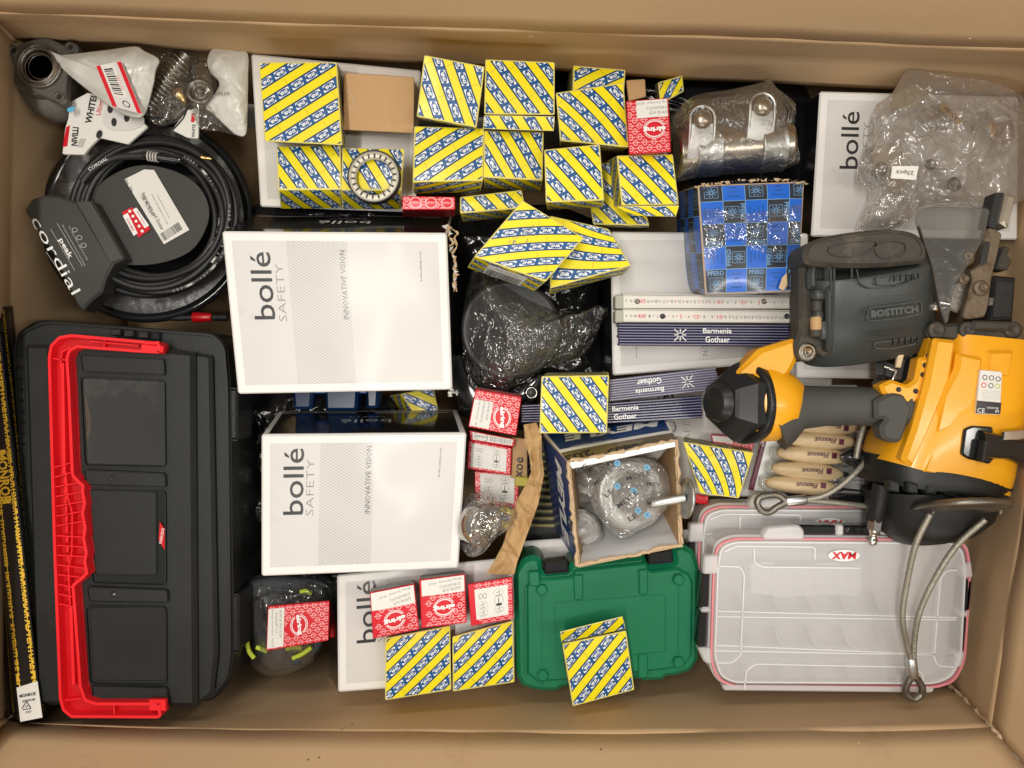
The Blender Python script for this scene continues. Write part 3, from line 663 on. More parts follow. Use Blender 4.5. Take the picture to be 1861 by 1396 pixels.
E('long thin red carton under the striped ones, above the large white carton', [(731, 356), (827, 358), (827, 381), (731, 381)], .360, .04, (0, 14), None, None, '', seed=2, mats={'B': pm('dark_red_side', (.22, .008, .015), .4), '*': M['red']}, extra=lambda fc, mb: [fc['T'].put(mb, disc2(fc['T'].W * u, fc['T'].H * .5, .0075, .0075), 'pink', 2) or fc['T'].put(mb, disc2(fc['T'].W * u, fc['T'].H * .5, .0058, .0058), 'red', 3) or fc['T'].put(mb, text2('elring', fc['T'].W * u, fc['T'].H * .5, .004, 0, .03, wid=.010), 'pink', 4) for u in (.25, .55, .86)])  # lower side in a darker red than the other faces
VL = [('ASW RD ACM', .82, .36, .0034, .022), ('29.85x47x7/12', .58, .40, .0032, .028), ('Elring Germany  18/25', .34, .5, .0030, .040)]
E('red carton with a pale label on its left, just below the smoky film bag', [(864, 708), (948, 722), (938, 792), (851, 776)], .345, .03, (0, -6), (.66, .60, 78), (-.02, .24, .42, .97, VL, 90), 'N', seed=3)
def bar4(fc, mb):
    f = fc['T']; W, Hh = f.W, f.H; f.put(mb, rect2(W * .05, .0005, W * .97, Hh * .95), 'label', 5); f.put(mb, ring2(W * .25, Hh * .45, .009, .006, .0009) + text2('elring', W * .25, Hh * .45, .004, 0, .03, wid=.015), 'inkg', 6)
    x = W * .46
    random.seed(5)
    while x < W * .93: d = random.choice((.0005, .001)); f.put(mb, rect2(x, Hh * .15, x + d, Hh * .8), 'inkg', 6); x += d + .0009
E('red carton showing only a barcode label, in the column beside the white carton', [(853, 782), (936, 798), (933, 812), (855, 800)], .325, .03, (0, 4), None, None, '', seed=4, extra=bar4)
E('red carton with pictogram label, just below the barcode one in the column', [(852, 800), (930, 814), (928, 864), (849, 852)], .315, .035, (0, 0), None, None, 'R', (.06, .06, .90, .92), seed=5)
E('lowest red carton in the column beside the large white carton, tucked under the wrapped bearing', [(862, 856), (943, 862), (941, 926), (864, 915)], .300, .03, (0, 0), None, None, 'B', (.12, .03, .92, .86), seed=6)
E('red carton with a white strip label on its left, on the bag of charcoal gloves', [(487, 1102), (599, 1092), (597, 1164), (484, 1183)], .330, .035, (2, -4), (.52, .50, 80), (-.01, .05, .27, .97, [('ASW SP WD ACM', .80, .40, .0032, .034), ('40x56x8/11.5', .56, .36, .0032, .026), ('Elring Germany  02/25', .32, .5, .0030, .046)], 88), 'N', seed=7)
g_ = pm('grey_metallic_label', (.40, .41, .40), .4, var=.1)
def gtop(fc, mb): fc['N'].put(mb, rect2(.001, .001, fc['N'].W - .001, fc['N'].H), g_, 3); fc['N'].put(mb, ring2(fc['N'].W * .2, fc['N'].H * .25, .008, .004, .0008) + text2('elring', fc['N'].W * .2, fc['N'].H * .25, .004, 0, .02, wid=.014), 'inkg', 5)
E('red carton at the left of the row of three above the pair of striped ones', [(672, 1077), (753, 1061), (762, 1144), (678, 1161)], .372, .04, (0, -9), (.50, .68, 172), (-.02, -.02, 1.02, .40, TL_, 172), 'NL', seed=8, extra=gtop)
E('red carton in the middle of the row of three above the pair of striped ones', [(762, 1054), (845, 1043), (848, 1132), (766, 1142)], .376, .04, (0, -9), (.52, .62, 176), (.03, -.02, 1.0, .34, TL_, 176), 'NR', seed=9, extra=gtop)
E('red carton with white pictogram label touching the green case', [(850, 1062), (931, 1049), (933, 1125), (856, 1138)], .370, .035, (0, -4), None, None, 'NR', (.13, .14, .90, .88), seed=10)
E('sliver of a red carton standing behind the white carton with black side', [(598, 1084), (611, 1080), (612, 1155), (600, 1160)], .25, .06, (0, 0), None, None, '', seed=11)
E('red carton mostly under the big black hex cap', [(1292, 790), (1372, 796), (1366, 822), (1296, 812)], .300, .04, (0, -2), None, (-.05, -.6, .5, .55, [], 0), '', seed=12)
E('crumpled red carton corner below the striped one next to the steel disc', [(1264, 898), (1288, 902), (1286, 917), (1264, 914)], .29, .03, (0, 0), None, None, '', seed=13)
# white eyewear cartons
WG = 'white cartons with black sides'
def Bo(label, quad, z, depth, off, mats, deco, tz=(0, 0), seed=0, bulge=.002, b=.0022): return carton('eyewear_carton', label, 'carton', quad, z, depth, off, mats, 'white', deco, tz, WG, bulge, .0016, b, seed + 80, g=14)
def frame_side(fc, mb, k, m=.006, mat='gblack'): f = fc[k]; f.put(mb, rect2(m, .002, f.W - m, f.H - m), mat, 1)
K_ = {'*': M['white'], 'N': M['gblack'], 'R': M['gblack'], 'L': M['gblack'], 'B': M['gblack']}
o1b, f1b = Bo('large white carton in the middle with black upper side and torn right edge', [(403, 421), (812, 424), (822, 709), (432, 717)], .385, .13, (34, -50), K_, lambda fc, mb: (bolle_top(fc['T'], mb), bolle_side(fc['N'], mb)), seed=1, tz=(-.004, 0))
Bo('white carton with whole black upper side, left of the column of red cartons', [(475, 790), (848, 787), (833, 1034), (475, 1048)], .365, .13, (8, -58), {'*': M['white'], 'R': M['gblack'], 'B': M['gblack']}, lambda fc, mb: (bolle_top(fc['T'], mb, hatch=(.285, .555)), frame_side(fc, mb, 'N'), bolle_side(fc['N'], mb)), seed=2)
Bo('white carton carrying the upper left striped cartons and the plain brown one', [(456, 98), (765, 128), (755, 386), (473, 376)], .306, .13, (14, 8), {'*': M['white']}, lambda fc, mb: bolle_top(fc['T'], mb, 1, hatch=(.37, .66), parts='i'), seed=3)
Bo('white carton under the white and blue folding rulers', [(1110, 421), (1470, 424), (1470, 655), (1114, 683)], .310, .13, (-52, 4), K_, lambda fc, mb: bolle_top(fc['T'], mb, 1, hatch=(.30, .56), parts='iu'), seed=4)
Bo('white carton by the top right corner partly covered by the clear parts bag', [(1490, 166), (1852, 176), (1850, 436), (1474, 430)], .320, .14, (-60, 10), {'*': M['white'], 'L': M['gblack'], 'N': M['white'], 'B': M['gblack']}, lambda fc, mb: (bolle_top(fc['T'], mb, hatch=(.36, .60), parts='bs', k=.92), frame_side(fc, mb, 'L')), seed=5)
Bo('white carton beneath the row of three red cartons and the pair of striped ones', [(613, 1045), (940, 1012), (936, 1234), (615, 1258)], .325, .14, (-37, -10), {'*': M['white'], 'L': M['gblack']}, lambda fc, mb: bolle_top(fc['T'], mb, parts='bs', hatch=(.27, .56)), seed=6)
Bo('white carton wedged behind the green case', [(950, 984), (1256, 962), (1258, 1040), (956, 1052)], .272, .14, (0, -6), {'*': M['white']}, lambda fc, mb: fc['T'].put(mb, rect2(.006, .008, fc['T'].W - .006, fc['T'].H), 'grey', 1), seed=7)
Bo('white carton under the dark blue rulers, left of the carving tools', [(1140, 694), (1560, 700), (1540, 905), (1165, 900)], .262, .12, (-4, -4), {'*': M['white']}, lambda fc, mb: (bolle_top(fc['T'], mb, parts='bs', hatch=(.4, .66), k=.9)), seed=8)
Bo('white carton under the black magazine can, its lower edge showing', [(1443, 560), (1660, 560), (1662, 690), (1446, 686)], .296, .08, (0, 0), {'*': M['white']}, lambda fc, mb: bolle_top(fc['T'], mb, 1, hatch=(.22, .62), parts=''), seed=9)
Bo('white carton lid peeping out below the one under the magazine can', [(1398, 640), (1512, 642), (1512, 702), (1400, 698)], .262, .08, (0, 0), {'*': M['white']}, None, seed=10)
# torn, frayed right rim of the middle carton
mb = MB(); random.seed(4)
p = [(812, 408), (824, 418), (832, 424), (826, 432), (830, 448), (822, 462), (828, 480), (825, 505), (830, 530)]
tube(mb, crom([P(x, y, .375 + random.uniform(-.004, .004)) for x, y in p], 4), [.0013 * random.uniform(.3, 1.3) for _ in range(33)], 'cedge', 6, smooth=False)
vs = [P(x + random.uniform(-5, 5) * (k % 2), y, .381 - .006 * (k % 2)) for k, (x, y) in enumerate([(800, 404 + i * 7) for i in range(1)])]
for i in range(26):
    y = 408 + i * 4.6; x = 812 + (i * .9 if i < 14 else 12) + random.uniform(-3, 3); a = random.uniform(0, 6.3)
    mb.add([P(x, y, .388), P(x + random.uniform(4, 11), y + random.uniform(-4, 4), .383), P(x + random.uniform(-2, 3), y + random.uniform(4, 9), .386)], [(0, 1, 2)], 'cedge' if i % 3 else 'white')
for (x, y) in ((820, 706), (826, 712), (817, 714), (812, 420), (806, 412)):
    for i in range(5): mb.add([P(x + random.uniform(-5, 5), y + random.uniform(-4, 4), .388), P(x + random.uniform(-2, 9), y + random.uniform(-6, 8), .380), P(x + random.uniform(-6, 8), y + random.uniform(0, 8), .385)], [(0, 1, 2)], 'white')
mb.build('torn_rim', o1b, kind='stuff')
mb = MB(); slab(mb, [(1083, 536), (1104, 538), (1107, 655), (1086, 652)], .262, .0006, 'label', bev=0)
for i in range(7): slab(mb, [(1088, 560 + i * 12), (1100, 560 + i * 12), (1101, 564 + i * 12), (1088, 564 + i * 12)], .2625, .0003, 'inkg', bev=0)
# blue check box
MB_ = 0
def pf(fc, mb):
    for key, nx, ny, u0, v0 in (('T', 4.62, 4.72, .0, .30), ('L', 2.9, 4.72, .2, .30)):
        f = fc[key]; cx, cy = f.W / nx, f.H / ny
        for i in range(-1, 6):
            for j in range(-1, 6):
                x, y = (i - u0) * cx, (j - v0) * cy; a = rect2(x, y, x + cx, y + cy); par = (i + j) % 2
                f.put(mb, a, 'pmid', 1); m = .0005; f.put(mb, rect2(x + m, y + m, x + cx - m, y + cy - m), 'pblu' if par else 'pblk', 2)
                X, Y = x + cx / 2, y + cy / 2; r = (0, 90, 180, 270)[(i * 2 + j * 3) % 4]
                if not par:
                    c, s = math.cos(R(r)), math.sin(R(r)); q = cy * .34
                    f.put(mb, text2('PFERD', X + q * s, Y - q * c, cy * .20, r, .03, wid=cx * .78), 'pmid', 3)
                    L_ = []; random.seed(1)                # rearing animal emblem in a ruled square
                    for k in range(9): a0 = k * 40 + 10; L_ += line2(X - q * .3 * s + math.cos(R(a0)) * cx * .05, Y + q * .3 * c + math.sin(R(a0)) * cx * .05, X - q * .3 * s + math.cos(R(a0 + 25)) * cx * .25, Y + q * .3 * c + math.sin(R(a0 + 25)) * cx * .22, .0010)
                    L_ += rot2_list([*line2(-cx * .3, -cx * .26, cx * .3, -cx * .26, .0006), *line2(-cx * .3, cx * .26, cx * .3, cx * .26, .0006), *line2(-cx * .3, -cx * .26, -cx * .3, cx * .26, .0006), *line2(cx * .3, -cx * .26, cx * .3, cx * .26, .0006)], X - q * .3 * s, Y + q * .3 * c, 0)
                    f.put(mb, L_, 'pmid', 3)
                elif key == 'T' and (i, j) == (2, 2):
                    f.put(mb, ring2(X, Y, cx * .36, cx * .36, cx * .12, 0, 24, 20, 170) + ring2(X, Y, cx * .36, cx * .36, cx * .12, 0, 24, 200, 350) + disc2(X - .002, Y + .003, .004, .005), 'pdk', 3)
                else:
                    for k, wv in enumerate((.55, .4, .25, .5)):
                        f.put(mb, rot2_list(rect2(-cx * wv / 2, -.0012, cx * wv / 2, .0006), X + (k - 1.5) * .0052 * math.sin(R(r)), Y + (k - 1.5) * .0052 * math.cos(R(r)), r), 'pdk', 3)
ob, fb = carton('abrasives_carton', 'blue and black chequered cardboard carton under clear tape with torn corners', 'carton', [(1268, 337), (1462, 330), (1452, 530), (1282, 536)], .385, .12, (-54, 2), {'*': M['pdk'], 'R': M['cardp']}, 'cedge', pf, bulge=.004, rough=.004, b=.0016, seed=200, g=16)
mb = MB(); random.seed(11)
for i in range(34):
    t = i / 34; x = 1262 + 204 * t; y = 338 - 12 * math.sin(t * 2.6); mb.add([P(x, y + random.uniform(-3, 2), .388), P(x + random.uniform(4, 12), y + random.uniform(-4, 4), .391), P(x + random.uniform(-2, 6), y + random.uniform(2, 6), .3875)], [(0, 1, 2)], 'cedge')
mb.add([P(1421, 505, .3905), P(1430, 496, .391), P(1431, 518, .3905), P(1424, 528, .391), P(1415, 524, .3905), P(1418, 515, .391)], [(0, 1, 2, 3, 4, 5)], 'cedge')
mb.build('torn_edge', ob, kind='stuff')
mb = MB(); tf = film('tape_film', tint=(.95, .95, .95), haze=.02, blend=.2, rough=.06, bump=.9, bs=45)
f = Face([fb['T'].at(0, .22, .0025), fb['T'].at(1, .2, .0025), fb['T'].at(1, .66, .0025), fb['T'].at(0, .68, .0025)], .004, 3, .0010); f.base(mb, tf, 30); mb.build('clear_tape', ob)
# ================================================================= left side
def T_(s, cx, cy, z, h, rot, mat, mb, wid=None, bold=0., off=.0004, shear=0.):    # lettering laid flat at photo point cx,cy, letter height in pixels
    k = (H - z) / F; tr = text2(s, 0, 0, h * k, rot, bold, wid * k if wid else None, shear); c = P(cx, cy, z + off); vs = []; fs = []
    for t in tr:
        b = len(vs); vs += [(c.x + x, c.y - y, c.z) for x, y in t]; fs.append((b, b + 1, b + 2))
    mb.add(vs, fs, mat)
# ---- toolbox
Z = .36
tb = thing('toolbox', 'big black plastic toolbox with a red carrying handle', 'toolbox', P(215, 940, .06))
mb = MB(); body = rpoly([(26, 606), (66, 580), (404, 606), (424, 640), (432, 1180), (420, 1240), (386, 1276), (84, 1284), (70, 1276)], 14)
slab(mb, [(x, y) for x, y in body], Z - .045, .24, 'bpl', bev=.004)
mb.build('body', tb)
mb = MB()
lid = rpoly([(24, 634), (40, 600), (86, 582), (392, 606), (412, 628), (418, 700), (424, 1190), (416, 1236), (380, 1268), (76, 1282), (64, 1240)], 16)
slab(mb, lid, Z - .022, .03, 'bpl2', bev=.003)
ribbon(mb, [tuple(p) for p in offset_poly([V2(q) for q in lid], 4)], 5, Z - .022, .003, 'bpl', closed=True)
pl = [(46, 628), (92, 628), (96, 640), (384, 646), (392, 700), (396, 1180), (384, 1262), (352, 1284), (66, 1280), (62, 1200)]
# raised plateau, with a sloping right shoulder
a = [V2(P(x, y, Z - .022)) for x, y in rpoly(pl, 6)]
slab(mb, rpoly([(44, 626), (300, 632), (384, 646), (394, 1190), (386, 1262), (354, 1286), (66, 1282)], 6), Z - .012, .014, 'bpl2', bev=.004)
slab(mb, rpoly([(95, 618), (352, 640), (356, 1284), (118, 1286), (100, 1000)], 4), Z - .002, .014, 'bpl2', bev=.006)
slab(mb, rpoly([(46, 627), (90, 628), (116, 1280), (68, 1280), (60, 1100)], 5), Z - .004, .012, 'bpl2', bev=.004)
mb.build('lid', tb)
for q in ([(146, 644), (298, 652), (300, 682), (150, 676)], [(152, 853), (300, 860), (302, 886), (156, 882)], [(158, 1066), (304, 1072), (306, 1096), (162, 1094)], [(166, 1246), (304, 1250), (305, 1280), (170, 1278)]):
    mb = MB(); slab(mb, rpoly(q, 6), Z + .003, .006, 'bpl2', bev=.0015)
    ribbon(mb, [tuple(p) for p in offset_poly([V2(k) for k in rpoly(q, 6)], .8)], 1.6, Z + .0025, .0013, 'bpl', closed=True); mb.build('cross_bar', tb)
for (x, y, m_) in ((205, 869, 'rub'), (208, 1080, 'steel')):
    mb = MB(); lathe(mb, P(x, y, Z + .003), (0, 0, 1), [(0, .004), (.0006, .004), (.0008, .0026), (.0003, .0016), (.0003, 0)], 'bpl2' if m_ == 'rub' else 'bpl2', 14); lathe(mb, P(x, y, Z + .0032), (0, 0, 1), [(0, .0014), (.0012, .0009), (.0013, 0)], m_, 10); mb.build('screw', tb)
for q, cov, gm in (([(150, 686), (300, 692), (302, 848), (158, 845)], 'glassy', 1), ([(160, 892), (302, 893), (303, 1062), (172, 1058)], None, 0), ([(160, 1102), (303, 1103), (304, 1242), (168, 1240)], 'bgl', 2)):
    mb = MB(); rim = rpoly(q, 8); ribbon(mb, [tuple(p) for p in offset_poly([V2(k) for k in rim], -1)], 2.2, Z - .003, .0042, 'bpl', closed=True)
    if gm == 0: slab(mb, rim, Z - .0012, .003, 'bgl', bev=.0005); slab(mb, rpoly([(162, 890), (284, 894), (284, 1046), (174, 1044)], 5), Z + .0015, .004, 'bpl2', bev=.001)
    elif gm == 1: slab(mb, rim, Z - .0012, .003, pm('smudged_dark_panel', (.016, .017, .016), .22, coat=.15, var=.3, wear=((.05, .05, .046), 11, .56)), bev=.0005)
    else: slab(mb, rpoly([(163, 1104), (302, 1104), (302, 1238), (170, 1237)], 8), Z + .0012, .004, pm('satin_black_plastic', (.016, .016, .017), .25, coat=.2), bev=.001)
    pn = mb.build('compartment', tb)
    if gm == 1:
        mb = MB(); f = Face([P(152, 689, Z + .0035), P(299, 695, Z + .0035), P(300, 845, Z + .0035), P(160, 842, Z + .0035)], .0008, 4, .0003); f.base(mb, 'glassy', 12); mb.build('clear_cover', pn)
mb = MB(); slab(mb, [(290, 948), (299, 962), (299, 1000), (288, 982)], Z + .0016, .001, 'rpd', bev=.0003)
T_('PARKSIDE', 294, 974, Z + .0016, 5, -80, 'pw', mb, wid=28); mb.build('badge', tb)
# red handle: floor in darker red for the channel's shade, rims and ribs
mb = MB(); out = [(98, 650), (102, 628), (118, 612), (140, 608), (296, 622), (302, 628), (299, 644), (258, 642), (152, 634), (140, 640), (136, 652), (139, 700), (146, 860), (157, 872), (165, 878), (164, 890), (168, 912), (164, 930), (169, 956), (166, 974), (171, 1000), (168, 1016), (172, 1038), (160, 1050), (147, 1060), (150, 1100), (160, 1240), (168, 1262), (186, 1268), (300, 1268), (303, 1294), (296, 1298), (140, 1297), (124, 1284), (118, 1262), (108, 1000)]
slab(mb, rpoly(out, 3, 3), Z + .001, .008, 'rpd', bev=.001)
rim = offset_poly([V2(k) for k in rpoly(out, 3, 3)], 3.2)
ribbon(mb, [tuple(p) for p in rim], 6.2, Z + .0005, .0130, 'rpl', closed=True, taper=.8)
for l, w_ in (([(121, 660), (124, 860)], 7), ([(136, 632), (120, 640), (117, 668)], 3), ([(104, 652), (136, 656)], 3), ([(170, 621), (258, 629)], 3), ([(196, 614), (196, 632)], 3), ([(136, 1100), (141, 1240)], 7), ([(122, 1268), (156, 1264)], 3), ([(214, 1270), (214, 1294)], 3), ([(134, 620), (116, 640)], 0)):
    if w_: ribbon(mb, l, w_, Z + .0008, .0085, 'rpl')
for i in range(15):
    y = 846 + i * 17.5; d = (-7 if i < 7 else 5) + (3 if i > 9 else 0); x0 = 107 + (y - 846) * .04; x1 = 140 + (18 if 880 < y < 1040 else 0) + (y - 846) * .03
    ribbon(mb, [(x0, y + 2), (x1, y + d)], 2.4, Z + .0008, .0105, 'rpl')
    ribbon(mb, [(x0 + 16, y + 2), (x0 + 15, y + 15)], 5, Z + .0008, .0060, 'rpl')
ribbon(mb, [(128, 856), (131, 900), (140, 930), (139, 1000), (133, 1030), (136, 1095)], 3, Z + .0008, .0100, 'rpl')
for x in (262, 272, 282): slab(mb, [(x, 620), (x + 7, 620.5), (x + 7, 627), (x, 626)], Z + .0145, .003, 'rpl', bev=.0006)
slab(mb, [(256, 625), (297, 629), (296, 641), (256, 638)], Z + .0125, .006, 'rpl', bev=.001); slab(mb, [(270, 1272), (301, 1272), (301, 1293), (270, 1292)], Z + .0125, .006, 'rpl', bev=.001)
mb.build('handle', tb)
mb = MB(); slab(mb, [(206, 596), (288, 604), (288, 618), (204, 610)], Z - .012, .02, 'bgl', bev=.001)
for x in (212, 236, 262): bx(mb, P(x, 604 + (x - 212) * .1, Z - .008), .012, .008, .006, 'bpl')
mb.build('latch', tb)
for q in (((410, 706), (432, 706), (432, 800), (410, 800)), ((412, 1080), (434, 1080), (434, 1186), (412, 1186))):
    mb = MB(); slab(mb, rpoly(q, 5), Z - .026, .05, 'bpl', bev=.003)
    y0, y1 = q[0][1], q[2][1]
    for k in range(3): y = y0 + (y1 - y0) * k / 2; ribbon(mb, [(q[0][0] - 8, y), (q[1][0], y)], 2.5, Z - .026, .0015, 'bpl')
    mb.build('hinge', tb)
for y0, y1 in ((724, 762), (776, 820), (1056, 1092), (1100, 1128), (1136, 1180)):
    mb = MB(); z = .255
    slab(mb, rpoly([(435, y0), (452, y0), (452, y1), (435, y1)], 3), z, .05, 'bpl', bev=.002); ribbon(mb, [(438, y0 + 5), (438, y1 - 5)], 3, z, .004, 'bpl2'); ribbon(mb, [(448, y0 + 5), (448, y1 - 5)], 3, z, .004, 'bpl2'); mb.build('side_clasp', tb)
mb = MB()
for i in range(9): slab(mb, [(30 + i * 1.0, 650 + i * 20), (40 + i * .9, 650 + i * 20), (41 + i * .9, 666 + i * 20), (31 + i, 666 + i * 20)], Z - .0205, .006, 'rub', bev=.0006)
mb.build('vent_slots', tb)
# ---- long black and yellow carton at the far left
lb = MB(); c = [P(-32, 540, .30), P(14, 566, .34), P(78, 1240, .36), P(20, 1250, .36)]
c = [P(-40, 560, .36), P(-6, 556, .36), P(76, 1306, .36), P(35, 1312, .36)]
mb = MB(); cc = c + [P(-20, 560, .30), P(24, 556, .30), P(86, 1280, .30), P(10, 1290, .30)]
fc = hexa(mb, cc, {'*': M['gblack']}, 'ink', .0012, .0008, 5, .0006)
def monroe(f, lines, big=False):
    W, Hh = f.W, f.H
    for u in lines: f.put(mb, rect2(W * u, 0, W * (u + .045), Hh), 'gold', 1)
f = fc['T']; monroe(f, (.12, .86))
f.put(mb, text2('MONROE', f.W * .46, f.H * .41, .0125, 90, .03, wid=.062), 'gold', 2)
f.put(mb, [[(f.W * .22, f.H * .345), (f.W * .70, f.H * .345), (f.W * .62, f.H * .356), (f.W * .30, f.H * .356)], [(f.W * .22, f.H * .475), (f.W * .70, f.H * .475), (f.W * .62, f.H * .464), (f.W * .30, f.H * .464)]], 'gold', 2)
for i, s in enumerate(('MONROE', 'ADVENTURE', 'SHOCK ABSORBER', 'AMORTISSEUR', 'STOSSDAMPFER', 'AMORTIGUADOR', 'ADVENTURE', 'MONROE')): f.put(mb, text2(s, f.W * .93, f.H * (.07 + .125 * i), .0085, 90, .03, wid=.062), 'gold', 2); f.put(mb, text2(s, f.W * .05, f.H * (.07 + .125 * i), .0075, 90, .03, wid=.060), 'gold', 2)
for k in 'RL':
    f = fc[k]
    for i in range(9): f.put(mb, text2(('MONROE', 'ADVENTURE', 'AMORTISSEUR')[i % 3], f.W * (.06 + .11 * i), f.H * .35, .0085, 0 if k == 'R' else 180, .02, wid=.056), 'gold', 1); f.put(mb, text2('gas shock absorber', f.W * (.06 + .11 * i), f.H * .72, .004, 0, 0, wid=.05, res=1), 'inkl', 1)
mon = mb.build('shock_absorber_carton', None, 'long black carton with yellow lettering standing at the left wall beside the toolbox', 'carton')
mb = MB(); slab(mb, [(30, 1250), (68, 1238), (77, 1304), (37, 1312)], .3625, .0006, 'label', bev=0)
T_('MONROE', 50, 1263, .3625, 6, -10, 'ink', mb, wid=30, bold=.03); T_('ADVENTURE', 52, 1273, .3625, 4, -10, 'ink', mb, wid=24, bold=.02); T_('PAP', 52, 1294, .3625, 4, -10, 'ink', mb, wid=10); T_('20', 48, 1284, .3625, 4, -10, 'ink', mb, wid=6)
for a, b in (((48, 1275), (56, 1287)), ((56, 1288), (41, 1290)), ((40, 1288), (47, 1276))): ribbon(mb, [a, b], 1.4, .363, .0003, 'ink')
mb.build('address_sticker', mon)
for y0, y1, lab in ((678, 742, 'upper of two short red tubes between the black toolbox and the black and yellow carton'), (746, 806, 'lower of two short red tubes between the black toolbox and the black and yellow carton')):
    mb = MB(); x = 14 + (y0 - 678) * .07; lathe(mb, P(x, y0, .325), P(x + 4, y1, .325) - P(x, y0, .325), [(0, .005), (.001, .0062), ((y1 - y0) * .0007 - .001, .0062), ((y1 - y0) * .0007, .005)], 'rpd', 16)
    lathe(mb, P(x, y0 - 12, .325), (0, -1, 0), [(0, .003), (.002, .0058), (.008, .0058)], 'bpl', 16); mb.build('red_tube', None, lab, 'tube')

mb = MB(); random.seed(31); pts = crom([P(1722, 1240, .302), P(1760, 1278, .36), P(1801, 1321, .428), P(1840, 1366, .452), P(1890, 1425, .48)], 8)
tube(mb, [p + Vector((random.uniform(-.0012, .0012), random.uniform(-.0012, .0012), .001)) for p in pts], [random.uniform(.0015, .0035) for _ in pts], 'cedge', 6, smooth=False); mb.build('torn_corner_seam', big)
# ---- cast housing top left
hz = .315
ch = thing('cast_housing', 'grey cast metal bearing housing with three bolt ears in the top left corner', 'machine part', P(72, 130, .2))
mb = MB(); fl_ = crom([(20, 84, 0), (30, 82, 0), (48, 74, 0), (85, 68, 0), (118, 82, 0), (136, 78, 0), (141, 92, 0), (128, 108, 0), (122, 130, 0), (118, 170, 0), (122, 182, 0), (112, 190, 0), (98, 184, 0), (60, 166, 0), (32, 140, 0), (22, 108, 0), (14, 96, 0)], 4, True)
fl2 = [(p.x, p.y) for p in fl_]; slab(mb, fl2, hz, .012, 'cast', bev=.002)
for (x, y) in ((25, 92), (128, 86), (108, 176)): lathe(mb, P(x, y, hz), (0, 0, 1), [(0, .0068), (.0015, .0066), (.0015, .0036), (-.0005, .0034), (-.0005, 0)], 'cast', 18); lathe(mb, P(x, y, hz + .0018), (0, 0, 1), [(0, .0036), (0.0001, 0)], 'rub', 16)
mb.build('flange', ch)
mb = MB(); lathe(mb, P(74, 122, hz), (0, 0, 1), [(h_, r_ * .72) for h_, r_ in [(0, .040), (.004, .0395), (.005, .037), (.002, .036), (.002, .033), (.007, .032), (.008, .029), (.003, .028), (-.004, .0275), (-.006, .024), (0, .023), (.001, .0215), (-.012, .0205), (-.03, .0200), (-.05, .018), (-.05, 0)]], 'dsteel', 48)
mb.build('bearing', ch)
mb = MB(); lathe(mb, P(72, 123, hz + .002), (0, 0, 1), [(0, .0256), (.0015, .025), (.0015, .0242), (0, .0238)], 'rust', 40, caps=False); lathe(mb, P(72, 123, hz + .003), (0, 0, 1), [(0, .0193), (.0012, .0188), (0, .0182)], 'rust', 40, caps=False); mb.build('rusty_ring', ch)
mb = MB(); lathe(mb, P(76, 132, hz - .012), P(128, 196, hz - .075) - P(76, 132, hz - .012), [(0, .036), (.03, .032), (.055, .029), (.062, .020), (.08, .018)], 'cast', 28)
loft(mb, [(P(74, 150, hz - .02), .03, .015, 2.5), (P(95, 185, hz - .03), .028, .02, 2.5), (P(118, 205, hz - .04), .018, .018, 2.5), (P(126, 212, hz - .045), .012, .012, 2.2)], 'cast', 20)
mb.build('body', ch)
mb = MB(); slab(mb, rpoly([(121, 197), (134, 193), (136, 200), (124, 205)], 3), hz - .0085, .001, 'cyan', bev=.0002); mb.build('paint_mark', ch)

# ---- printed cards / bags under the cable
card = MB()
slab(card, rpoly([(118, 234), (124, 214), (126, 186), (160, 168), (232, 196), (268, 230), (232, 262), (180, 250), (162, 268), (152, 281), (113, 280)], 3), .292, .004, 'label', bev=.0006)
slab(card, [(120, 232), (127, 227), (122, 266), (114, 267)], .2925, .0008, 'red', bev=0)
T_('NIVILLI', 136, 248, .2925, 11, -85, 'ink', card, wid=34, bold=.03); T_('WHITELINE', 168, 186, .2925, 12, -78, 'ink', card, wid=78, bold=.03); T_('Ultimate', 182, 190, .2925, 9, -78, 'red', card, wid=40)
slab(card, crom([(188, 206, 0), (215, 188, 0), (250, 200, 0), (262, 222, 0), (240, 236, 0), (205, 236, 0), (190, 228, 0)], 4, True) and [(p.x, p.y) for p in crom([(188, 206, 0), (215, 188, 0), (250, 200, 0), (262, 222, 0), (240, 236, 0), (205, 236, 0), (190, 228, 0)], 4, True)], .2935, .001, 'grey', bev=.0002)
for (x, y, a) in ((200, 198, 0), (207, 222, 0), (180, 244, 20), (230, 214, 0)): card_p = rot2([(5 * math.cos(t * .7), 8 * math.sin(t * .7)) for t in range(9)], x, y, a); slab(card, card_p, .2942, .0006, 'ink', bev=0)
for i in range(6): ribbon(card, [(140 + i * 2, 268), (146 + i * 2, 252)], .7, .2925, .0002, 'inkl')
card.build('blister_card', None, 'white printed blister card with red strip and bold black lettering under the white bag', 'card')
mb = MB(); slab(mb, rpoly([(312, 236), (340, 200), (362, 196), (360, 252), (340, 250)], 4), .288, .003, 'label', bev=.0004); T_('WHITE', 352, 238, .288, 6, -86, 'ink', mb, wid=24, bold=.02); ribbon(mb, crom([(314, 236, 0), (332, 216, 0), (340, 198, 0)], 5) and [(p.x, p.y) for p in crom([(314, 236, 0), (332, 216, 0), (340, 198, 0)], 5)], 3, .2885, .0006, 'ink')
slab(mb, [(348, 206), (354, 206), (353, 222), (347, 222)], .2885, .0004, 'red', bev=0); mb.build('blister_card', None, 'small white card with a black curve, upright between the clear spring bag and the cable', 'card')
